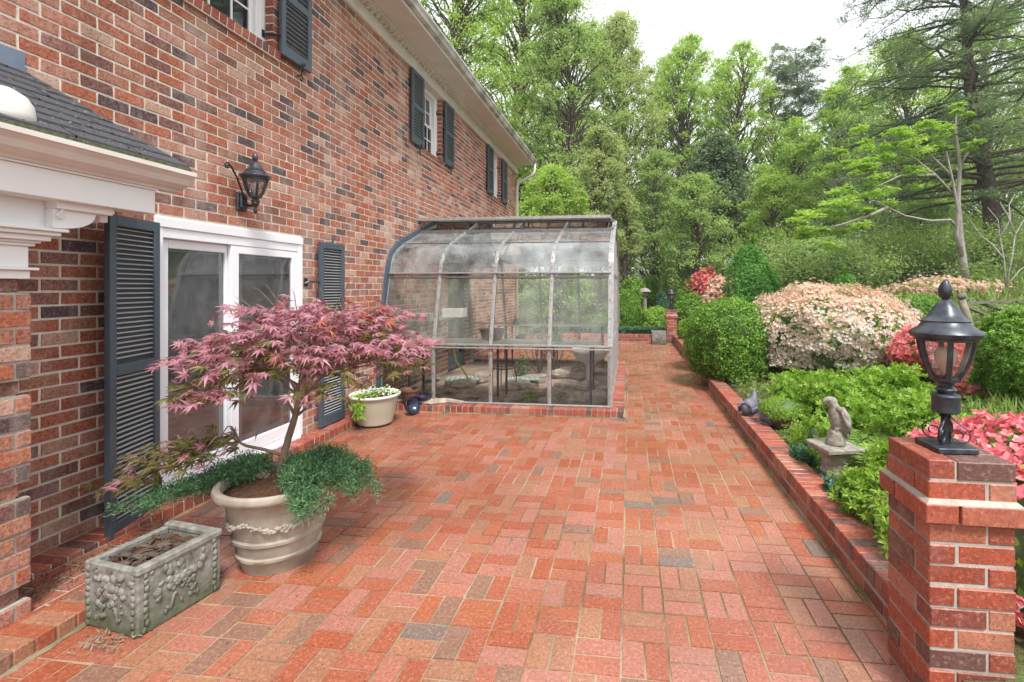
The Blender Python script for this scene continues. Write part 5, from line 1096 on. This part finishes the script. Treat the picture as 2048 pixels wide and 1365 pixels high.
shrub('cream_azalea', 'apricot azalea rising behind the white one at its left', 1612, 10.6, 40, 562, 'l_aza', 60, 3000, .06, .30, group=AZ, flowers=('f_peach', 330, .08, -.1), fr=3)
shrub('cream_azalea', 'faded apricot azalea right of the small bright cone', 1768, 10.8, 42, 592, 'l_cover', 61, 3000, .06, .30, group=AZ, flowers=('f_peach', 180, .075, 0.), fr=3)
shrub('coral_azalea', 'distant coral red azalea above the far boxwoods', 1412, 17.5, 27, 546, 'l_aza', 62, 1500, .08, .22, group=AZ, flowers=('f_pink', 900, .11, -.6), fr=3)
shrub('cream_azalea', 'distant peach azalea left of the dark cone', 1442, 15.2, 28, 562, 'l_aza', 63, 1500, .07, .22, group=AZ, flowers=('f_peach', 1100, .10, -.6), fr=3)
shrub('boxwood', 'rounded boxwood just right of the far brick pillar', 1378, 15.4, 34, 590, 'l_box', 64, 14000, .055, .14, group=BX)
shrub('boxwood', 'loose boxwood above and behind the far lantern', 1382, 18., 32, 556, 'l_box', 65, 9000, .07, .2, group=BX)
shrub('boxwood', 'distant rounded shrub left of the stone garden lantern', 1266, 19.5, 26, 556, 'l_box', 66, 7000, .08, .12, group=BX)
shrub('boxwood', 'distant low rounded shrub above the stone garden lantern', 1303, 21.5, 24, 553, 'l_box', 67, 6000, .085, .12, group=BX)
shrub('clipped_hedge', 'tall olive clipped hedge beside the greenhouse corner, behind the far wall', 1254, 15.9, 27, 576, 'l_box', 68, 14000, .055, .08, R3=None, fr=1.5, base=.1)
shrub('azalea_bush', 'loose yellow-green bush against the far brick pillar', 1308, 15.8, 30, 613, 'l_aza', 69, 6000, .065, .22, cat_='shrub', base=.12)
shrub('blue_shrub', 'small blue-green mound beyond the far wall', 1323, 17.2, 12, 583, 'l_vinca', 70, 2500, .06, .15)
shrub('feathery_bush', 'small feathery bright bush on the wall beside the far pillar', 1374, 13.2, 17, 642, 'l_aza', 71, 3500, .05, .25)
shrub('rhododendron', 'grey-green leafy rhododendron right of the dark cone conifer', 1640, 16.5, 75, 470, 'l_mid', 72, 9000, .11, .2, fr=3)
shrub('rhododendron', 'pale green leafy bush among the tangle behind the white azalea', 1690, 15.2, 40, 500, 'l_mid', 73, 5000, .09, .22, fr=3)
shrub('rhododendron', 'dark bush at the foot of the hemlock trunk', 1900, 18.5, 60, 480, 'l_dark', 74, 7000, .11, .2, fr=3)
shrub('grey_shrub', 'low grey-green shrub behind the distant coral azalea', 1360, 20, 45, 520, 'l_mid', 75, 6000, .09, .2)
shrub('boxwood', 'bright round bush glimpsed right of the pale forked trunk', 1972, 19.5, 40, 500, 'l_box', 76, 5000, .09, .1, group=BX)
shrub('terrace_mound', 'small bright green mound in the bed edge left of the bird', 0, 0, 0, 0, 'l_aza', 77, 5200, .030, .14, pos=(TP[0], TP[1], .27), R3=(.24, .20, .12), cat_='plant', tmpl=LEAFN, core=True)
shrub('red_azalea', 'brilliant coral-red azalea crowding the near pillar at the right edge', 0, 0, 0, 0, 'l_aza', 78, 3800, .042, .14, pos=(2.40, 3.0, .18), R3=(.78, .60, .38), group=AZ, flowers=('f_red', 1500, .050, -.75), fr=2.6, ft=FLOWB)
shrub('red_azalea', 'coral-red azalea branch hanging down the right face of the near pillar', 0, 0, 0, 0, 'l_aza', 79, 900, .042, .16, pos=(1.80, 2.42, .12), R3=(.26, .24, .44), group=AZ, flowers=('f_red', 300, .062, -.9), fr=2.6, ft=FLOWB)
LOW = [(1.48,2.90,.17,.22,.17,.17,'spilling over the coping right beside the near pillar'),(1.84,3.58,.19,.17,.22,.18,'directly right of the pedestal'),(1.53,3.27,.15,.18,.18,.17,'on the coping edge in front of the pedestal'),(2.02,3.42,.24,.22,.26,.2,'right of the stone bird'),(1.66,4.55,.16,.20,.20,.16,'left of the pedestal overhanging the coping'),(1.98,4.75,.28,.26,.30,.2,'directly behind the stone bird'),(2.45,4.35,.32,.28,.28,.3,'between the bird and the lantern'),(2.10,5.35,.30,.3,.30,.25,'behind the terracotta bowl'),(2.70,5.3,.36,.32,.30,.32,'in front of the white azalea at its right'),(2.50,3.95,.22,.20,.16,.28,'left of the coral azalea in front of the lantern collar'),(1.95,6.0,.28,.3,.26,.2,'at the foot of the white azalea, left side')]
for i, (x, y, rx, ry, rz, zb, wh) in enumerate(LOW): shrub('low_azalea', 'low lime-green azalea mound ' + wh, 0, 0, 0, 0, 'l_aza', 90 + i, int(1150 * max(.75, rx / .25)**2), .040, .36, pos=(x, y, zb), R3=(rx, ry, rz), group=LA, cat_='shrub', tmpl=ROS, fr=5, shell=.8, core=.30, jit=.55, gapf=-.30)
# trailing vinca by the pedestal, ferns, ground cover
rg = np.random.default_rng(5); n = 1300; u = rg.random(n); P = np.stack([1.475 + .04 * rg.normal(size=n).clip(-1.2, 1.2), np.where(u < .6, 3.4 + .5 * u, 4.2 + .5 * (u - .6)), .19 + .07 * rg.random(n)], 1); props(part('vinca', scatter(CLUS, P, np.tile((-.3, 0, 1.), (n, 1)), .045, jit=.6, rg=rg), M['l_vinca'], loc=(1.5, 3.8, .17)), 'dark glossy trailing groundcover spilling over the coping by the pedestal', 'ground cover', kind='stuff')
for k, (x, y, z, s, lb) in enumerate(((1.95, 4.10, .42, .44, 'bright fern arching behind the stone bird'), (2.02, 3.66, .36, .34, 'fern in front of the pedestal, right side'), (2.75, 4.6, .45, .36, 'fern in the bed left of the lantern glass'))):
    o = thing('fern', (x, y, z - .12), lb, 'fern', 'ferns in the bed'); P = []; N = []; Fw = []; st = G(); rg = np.random.default_rng(60 + k)
    for i in range(12):
        a = i * .55 + rg.normal() * .15; L = s * rg.uniform(.7, 1.1); d = np.array((math.cos(a), math.sin(a), 0)); B = np.array([np.array((x, y, z - .12)) + d * L * u_ + (0, 0, L * (.9 * u_ - .75 * u_ * u_)) for u_ in np.linspace(0, 1, 22)]); st.tube(B[::3], .003, 4, False); sd = np.array((-d[1], d[0], 0))
        for j in range(2, 22):
            w_ = L * .26 * math.sin(math.pi * (1 - j / 22.) ** .8) + .008
            for s2 in (-1, 1): P.append(B[j]); N.append((0, 0, 1.)); Fw.append((sd * s2 + d * .35) * 1.)
    tv, tf = LEAFN; part('fronds', scatter((tv, tf), np.array(P), np.array(N), .075 * s / .36, jit=.12, fwd=np.array(Fw), rg=rg), M['l_fern'], o); part('stalks', st, M['l_fern'], o)
def cover(n, box, mat, size, hgt, seed, thr, tm, name='groundcover', lb='low mixed green ground cover', fr=1.4):
    rg = np.random.default_rng(seed); x = rg.uniform(box[0], box[1], n); y = box[2] + (box[3] - box[2]) * rg.random(n) ** 1.3; P = np.stack([x, y, np.zeros(n)], 1); k = lump(P, fr, seed); ok = k > thr; P = P[ok]; k = k[ok]; P[:, 2] = terr(P[:, 0], P[:, 1]) + rg.random(len(P)) * hgt * (.5 + np.clip(k - thr, 0, .6)); props(part(name, scatter(tm, P, np.tile((0, 0, 1.), (len(P), 1)), size, jit=.7, rg=rg), M[mat], loc=(box[0], box[2], .2)), kind='stuff')
cover(26000, (1.5, 9, 2.5, 14.5), 'l_cover', .055, .16, 1, -.35, CLUS); cover(14000, (1.5, 7, 2.5, 12), 'l_aza', .06, .2, 2, .12, CLUS); cover(22000, (1.6, 30, 8, 34), 'l_cover', .12, .35, 3, -.3, CLUS); cover(12000, (-3, 3, 15.1, 22), 'l_cover', .08, .3, 4, -.4, CLUS); cover(5000, (-3.3, 1.1, 14.98, 15.5), 'l_vinca', .07, .22, 6, -.8, CLUS)
def grass(n, box, seed, h):
    rg = np.random.default_rng(seed); P = np.stack([rg.uniform(box[0], box[1], n), rg.uniform(box[2], box[3], n), np.zeros(n)], 1); P = P[lump(P, 1.3, seed) > -.1]; P[:, 2] = terr(P[:, 0], P[:, 1]); m = len(P); N = rg.normal(size=(m, 3)); N[:, 2] *= .2; Fw = np.tile((0, 0, 1.), (m, 1)) + rg.normal(size=(m, 3)) * .25
    tv = np.array([[0, .03, 0], [.5, .035, .05], [1, 0, .25], [.5, -.035, .05]]); props(part('grass', scatter((tv, np.array([[0, 3, 2, 1]])), P, N, h, jit=.1, fwd=Fw, rg=rg), M['l_cover'], loc=(box[0], box[2], .2)), kind='stuff')
grass(9000, (2.6, 6.5, 3.2, 7.5), 11, .22); grass(9000, (8, 20, 10, 19), 12, .5)
# distant wood as one mass
rg = np.random.default_rng(77); P = []; N = []
for i in range(560):
    px = rg.uniform(820, 2350); Z = rg.uniform(38, 58); c = at(px, Z); zt_ = terr(c[0], c[1]); hi = zat(rg.uniform(20, 300), Z) if px < 1200 else zat(rg.uniform(230, 400), Z) if px < 1720 else zat(rg.uniform(60, 380), Z); c[2] = zt_ + (hi - zt_) * rg.random() ** .8; n = 260; r = rg.uniform(1.4, 2.8); d = rg.normal(size=(n, 3)); d /= np.linalg.norm(d, axis=1)[:, None]; P.append(c + d * r * rg.random((n, 1)) ** .4 * (1, 1, .8)); N.append(d * .4 + (0, 0, .6))
props(part('distant_wood', scatter(LEAF, np.concatenate(P), np.concatenate(N), .30, jit=.5, rg=rg), M['l_mid'], loc=(10, 45, 2)), kind='stuff')

# ------------------------------------------------------------------ red maple and juniper in the big planter
rg = np.random.default_rng(21); mb = np.array([-2.19, 2.745, .45]); mpl = thing('japanese_maple', mb, 'small umbrella-shaped Japanese maple with mauve and bronze leaves growing in the round planter', 'tree')
g = G(); Tk = np.array([(-2.19,2.745,.44),(-2.175,2.755,.56),(-2.14,2.765,.70),(-2.10,2.775,.84),(-2.07,2.78,.98),(-2.05,2.79,1.10)]); g.tube(Tk, [.026,.023,.021,.019,.018,.017], 10)
def dome(x, y): u = (x + 2.02) / .80; v = (y - 2.8) / .62; r2 = u*u + v*v; return 1.56 - .46 * r2 ** .85 + (.10 if x > -2.0 and x < -1.3 else 0) * max(0, 1 - abs(x + 1.65) / .35), r2
LPts = []; kinds = []; LMB = []
for k in range(9):
    a = k * 2.4 + .3; r = .45 + .2 * (k % 3); e = np.array((-2.03 + .55 * r * math.cos(a) * 1.3, 2.8 + .5 * r * math.sin(a), 1.36 - .08 * (k % 3))); B = limb(Tk[3 + k % 3], e, .06, 8, .10, rg); g.tube(B, np.linspace(.0105, .0045, 8), 6, False); LMB += list(B[3:])
LMB = np.array(LMB)
twigs = []
for i in range(122):
    a = rg.uniform(0, 6.283); r = math.sqrt(rg.uniform(.02, 1.)); x = -2.03 + .64 * r * math.cos(a); y = 2.8 + .56 * r * math.sin(a); z, r2 = dome(x, y); lay = rg.choice([0, .10, .22, .34], p=[.42, .26, .2, .12]); z -= lay * (1 - .45 * r) + .01
    if z < .98 and x > -1.5: z += .08
    e = np.array((x, y, z)); twigs.append((e, lay, r)); dd_ = np.linalg.norm(LMB - e, axis=1) + .6 * np.linalg.norm(LMB - Tk[5], axis=1) ; s = LMB[int(np.argmin(dd_))]; B = np.array([s + (e - s) * t + (0, 0, .10 * math.sin(t * math.pi) * r) for t in np.linspace(0, 1, 7)]) + rg.normal(size=(7, 3)) * .012; g.tube(B, np.linspace(.0042, .0013, 7), 5, False)
    n = int(9 + 8 * r); out = np.array((math.cos(a), math.sin(a), -.35))
    p = e + rg.normal(size=(n, 3)) * (.085, .085, .028) + np.outer(rg.uniform(-.6, .6, n), out) * .09; LPts.append((p, out, lay, x, z))
LB = limb((-2.165, 2.76, .60), (-2.86, 2.62, .60), .14, 8, .05, np.random.default_rng(3)); g.tube(LB, np.linspace(.011, .003, 8), 6)
# low side branch to the left, and bare twigs sticking up
for (ex, ey, ez) in ((-3.02,2.62,.56),(-2.85,2.66,.64),(-2.70,2.60,.70),(-2.92,2.55,.50),(-2.6,2.7,.68),(-3.08,2.58,.47),(-2.48,2.62,.72),(-2.78,2.5,.60),(-2.66,2.55,.62),(-2.52,2.52,.64)):
    e = np.array((ex, ey, ez)); s = LB[min(6, max(1, int((-2.10 - ex) / .11)))]; B = np.array([s + (e - s) * t + (0, 0, .10 * math.sin(t * math.pi)) for t in np.linspace(0, 1, 6)]); g.tube(B, np.linspace(.008, .002, 6), 5, False); n = 19; out = np.array((-1, -.15, -.35)); LPts.append((e + rg.normal(size=(n, 3)) * (.09, .07, .025), out, .5, ex, ez))
for (a, b_) in (((-2.35,2.75,1.45),(-2.62,2.72,1.56)), ((-2.3,2.75,1.48),(-2.45,2.7,1.60)), ((-2.2,2.8,1.5),(-2.28,2.75,1.68)), ((-2.22,2.8,1.5),(-2.36,2.75,1.66)), ((-2.35,2.75,1.45),(-2.5,2.78,1.50)), ((-1.85,2.8,1.52),(-1.72,2.8,1.74)), ((-1.9,2.8,1.5),(-1.92,2.76,1.66)), ((-2.1,2.8,1.5),(-2.1,2.75,1.65))): g.tube(limb(a, b_, .03, 5, .05, rg), np.linspace(.003, .0012, 5), 5)
part('trunk', g, M['barkmaple'], mpl, True)
buck = {'mp_top': [], 'mp_red': [], 'mp_grn': []}
for p, out, lay, x, z in LPts:
    for q in p:
        u = rg.random()
        if lay >= .3: k = 'mp_grn' if u < .85 else 'mp_top'
        elif lay > .15: k = 'mp_grn' if u < .55 else 'mp_top'
        elif lay > .05: k = 'mp_top' if u < .68 else 'mp_grn'
        else: k = 'mp_top' if u < .94 else 'mp_red'
        if lay < .2 and (x < -2.55 or (x > -1.75 and z > 1.42)) and u < .22: k = 'mp_red'
        buck[k].append((q, out))
for k, L_ in buck.items():
    P = np.array([q for q, _ in L_]); Fw = np.array([o for _, o in L_]); N = np.tile((0, -.25, 1.), (len(P), 1)); part('leaves', scatter(MAPLE, P, N, .064, jit=.38, fwd=Fw, rg=rg), M[k], mpl, label={'mp_top': 'mauve upper leaves', 'mp_red': 'orange-red leaf tips', 'mp_grn': 'bronze-green lower leaves'}[k])
rg = np.random.default_rng(31); jn = thing('juniper', PC + (0, 0, .45), 'dark blue-green creeping juniper spilling from both sides of the round planter', 'shrub'); P = []; N = []; Fw = []; g = G()
JB = []
for i in range(64):
    a = rg.uniform(-1.0, 2.3) if i % 3 else rg.uniform(-.9, .7); L = rg.uniform(.20, .40) * (1.3 if -.9 < a < .8 else .8); JB.append((PC + (.05, .02, .485), a, L, .10 if abs(a) < 1.2 else .02))
for i in range(26): JB.append((PC + (-.10, .02, .48), rg.uniform(2.3, 3.5), rg.uniform(.12, .32), .05))
def jbranch(s, e, up, dens=1.):
    s = np.array(s, float); e = np.array(e, float); B = np.array([s + (e - s) * t + (0, 0, up * math.sin(t * 2.4)) for t in np.linspace(0, 1, 8)]) + rg.normal(size=(8, 3)) * .008; g.tube(B, np.linspace(.006, .002, 8), 5, False); L = np.linalg.norm(e - s)
    m = int(L * 150 * dens)
    for q in range(m):
        u = .30 + .70 * rg.random(); bi = B[int(u * 7)]; d = (e - s) / L; td = d * rg.uniform(.2, .9) + rg.normal(size=3) * .55 + (0, 0, .25); td /= np.linalg.norm(td); k = 12; uu = rg.random((k, 1)); P.append(bi + td * .075 * uu + (0, 0, .012) + rg.normal(size=(k, 3)) * .009); N.append(rg.normal(size=(k, 3))); Fw.append(np.tile(td, (k, 1)) * 1.2 + rg.normal(size=(k, 3)) * .5)
for s, a, L, up in JB:
    rr = .30 if math.cos(a) > -.2 else .26; e = s + np.array((math.cos(a) * L * 1.1, math.sin(a) * L, -.03 - .10 * max(0, L - .36) / .1)); jbranch(s, e, up, .8)
for (ex, ey, ez) in ((-2.78,2.56,.40),(-2.86,2.50,.36),(-2.70,2.60,.43),(-2.62,2.62,.46),(-2.74,2.42,.37),(-2.95,2.46,.33),(-2.56,2.55,.45),(-2.82,2.44,.345),(-2.65,2.48,.40),(-2.50,2.66,.48),(-3.0,2.40,.325)): jbranch((-2.30, 2.70, .49), (ex, ey - .0, ez - .03), .05, .8)
P = np.concatenate(P); part('needles', scatter(LEAFN, P, np.concatenate(N), .024, jit=.5, fwd=np.concatenate(Fw), rg=rg), M['l_jun'], jn); part('stems', g, M['barkmaple'], jn, True)
# small plants
rg = np.random.default_rng(33); o = thing('pansy_plant', P2 + (0, 0, .35), 'trailing variegated plant in the round beige pot', 'plant'); n = 150; P = P2 + np.stack([rg.normal(size=n) * .10, rg.normal(size=n) * .10, .365 + rg.random(n) * .05], 1); part('leaves', scatter(LEAF, P, np.tile((0, 0, 1.), (n, 1)), .035, jit=.6, rg=rg), M['rimwhite'], o); P = P2 + np.stack([rg.normal(size=200) * .11, rg.normal(size=200) * .11, .36 + rg.random(200) * .05], 1); part('green_leaves', scatter(LEAF, P, np.tile((0, 0, 1.), (200, 1)), .045, jit=.6, rg=rg), M['l_aza'], o); n = 220; t = rg.random(n); P = P2 + np.stack([-.10 + .08 * t + rg.normal(size=n) * .035, -.22 - .10 * t, .40 - .20 * t + rg.normal(size=n) * .02], 1); part('trailing_leaves', scatter(LEAFN, P, np.tile((0, -1., .6), (n, 1)), .075, jit=.5, fwd=np.tile((.2, -.3, -1.), (n, 1)), rg=rg), M['l_aza'], o)
for k, (px, Z, h, w_, mt, lb) in enumerate(((1045, 8.6, .42, .20, 'l_dark', 'leafy azalea pot plant on the greenhouse floor left of centre'), (1158, 8.4, .40, .18, 'l_dark', 'small azalea plant beside the pale urn'), (1060, 6.75, .16, .14, 'l_aza', 'seedling by the front curb, left of the two'), (1125, 6.75, .14, .14, 'l_aza', 'seedling by the front curb, right of the two'), (1032, 9.4, .12, .06, 'l_dark', 'tiny plant on the back bench'), (1112, 7.0, .16, .07, 'l_bright', 'lime seedling on the front bench'))):
    c = at(px, Z); c[2] = .04 if k < 4 else (.93 if k == 4 else .875); o = thing('potted_plant', c, lb, 'plant', 'plants in the greenhouse'); n = 420; d = rg.normal(size=(n, 3)); d[:, 2] = np.abs(d[:, 2]); d /= np.linalg.norm(d, axis=1)[:, None]; part('leaves', scatter(LEAF, c + d * rg.random((n, 1)) ** .5 * (w_, w_, h), d, .045, jit=.6, rg=rg), M[mt], o); g = G(); [g.tube([c, c + d[i] * (w_*.8, w_*.8, h*.8)], .004, 4) for i in range(7)]; part('stems', g, M['bark'], o)
for k, px in enumerate((1078, 1112)):
    c = at(px, 8.9); c[2] = .04; o = thing('bare_sapling', c, ('left' if k == 0 else 'right') + ' of two thin twiggy saplings with dark leaves in the greenhouse', 'plant', 'saplings'); g = G(); tips = []
    for i in range(14): e = c + np.array((rg.normal() * .2, rg.normal() * .15, rg.uniform(.45, .85))); g.tube(limb(c, e, .0, 5, .08, rg), np.linspace(.01, .003, 5), 5); tips.append(e)
    part('stems', g, M['bark'], o); P = np.concatenate([t_ + rg.normal(size=(14, 3)) * .08 for t_ in tips]); part('leaves', scatter(LEAF, P, np.tile((0, 0, 1.), (len(P), 1)), .05, jit=.7, rg=rg), M['mp_grn'], o)
# twigs and dead leaves lying on the patio by the trough
rg = np.random.default_rng(35); n = 90; P = np.stack([-2.42 + rg.normal(size=n) * .06, 1.93 + rg.normal(size=n) * .035, .004 + rg.random(n) * .02], 1); props(part('leaf_litter', scatter(LEAFN, P, np.tile((0, 0, 1.), (n, 1)), .03, jit=.5, rg=rg), M['wood'], loc=(-2.4, 1.93, 0)), kind='stuff')
n = 1500; P = np.stack([-3.1 + rg.normal(size=n) * .07, rg.uniform(1.0, 2.9, n), .066 + rg.random(n) * .006], 1); props(part('leaf_litter', scatter(LEAF, P, np.tile((0, 0, 1.), (n, 1)), .014, jit=.4, rg=rg), M['bark'], loc=(-3.1, 2, .06)), kind='stuff')

rg = np.random.default_rng(38); n = 170; P = np.stack([rg.uniform(-2.9, 1.2, n), 1.6 + 9 * rg.random(n) ** 1.5, np.full(n, .006)], 1); P = P[~((P[:, 0] < -.05) & (P[:, 1] > 6))]; props(part('leaf_litter', scatter(LEAF, P, np.tile((0, 0, 1.), (len(P), 1)), .013, jit=.3, rg=rg), M['bark'], loc=(0, 3, 0)), kind='stuff')
# debris on the little portico roof
rg = np.random.default_rng(36); n = 420; t = rg.random(n) ** 1.6; P = np.stack([-2.68 - .70 * t, rg.uniform(.9, 2.45, n) - .15 * t, 2.40 + .50 * t], 1); props(part('leaf_litter', scatter(LEAF, P, np.tile((.5, 0, 1.), (n, 1)), .016, jit=.3, rg=rg), M['wood'], loc=(-3, 2, 2.5)), kind='stuff')
# ------------------------------------------------------------------ thin wet air between the near garden and the wood
if HAZE:
    hz = bpy.data.materials.new('haze'); hz.use_nodes = True; nt = hz.node_tree; nt.nodes.remove(nt.nodes['Principled BSDF']); pv = nt.nodes.new('ShaderNodeVolumePrincipled'); pv.inputs['Density'].default_value = HAZE; pv.inputs['Color'].default_value = (.93, .96, .98, 1); pv.inputs['Anisotropy'].default_value = .3; nt.links.new(pv.outputs[0], nt.nodes['Material Output'].inputs['Volume'])
    g = G(); g.box((-155, -155, -1.5), (155, 155, 48)); props(part('haze', g, hz), kind='stuff')
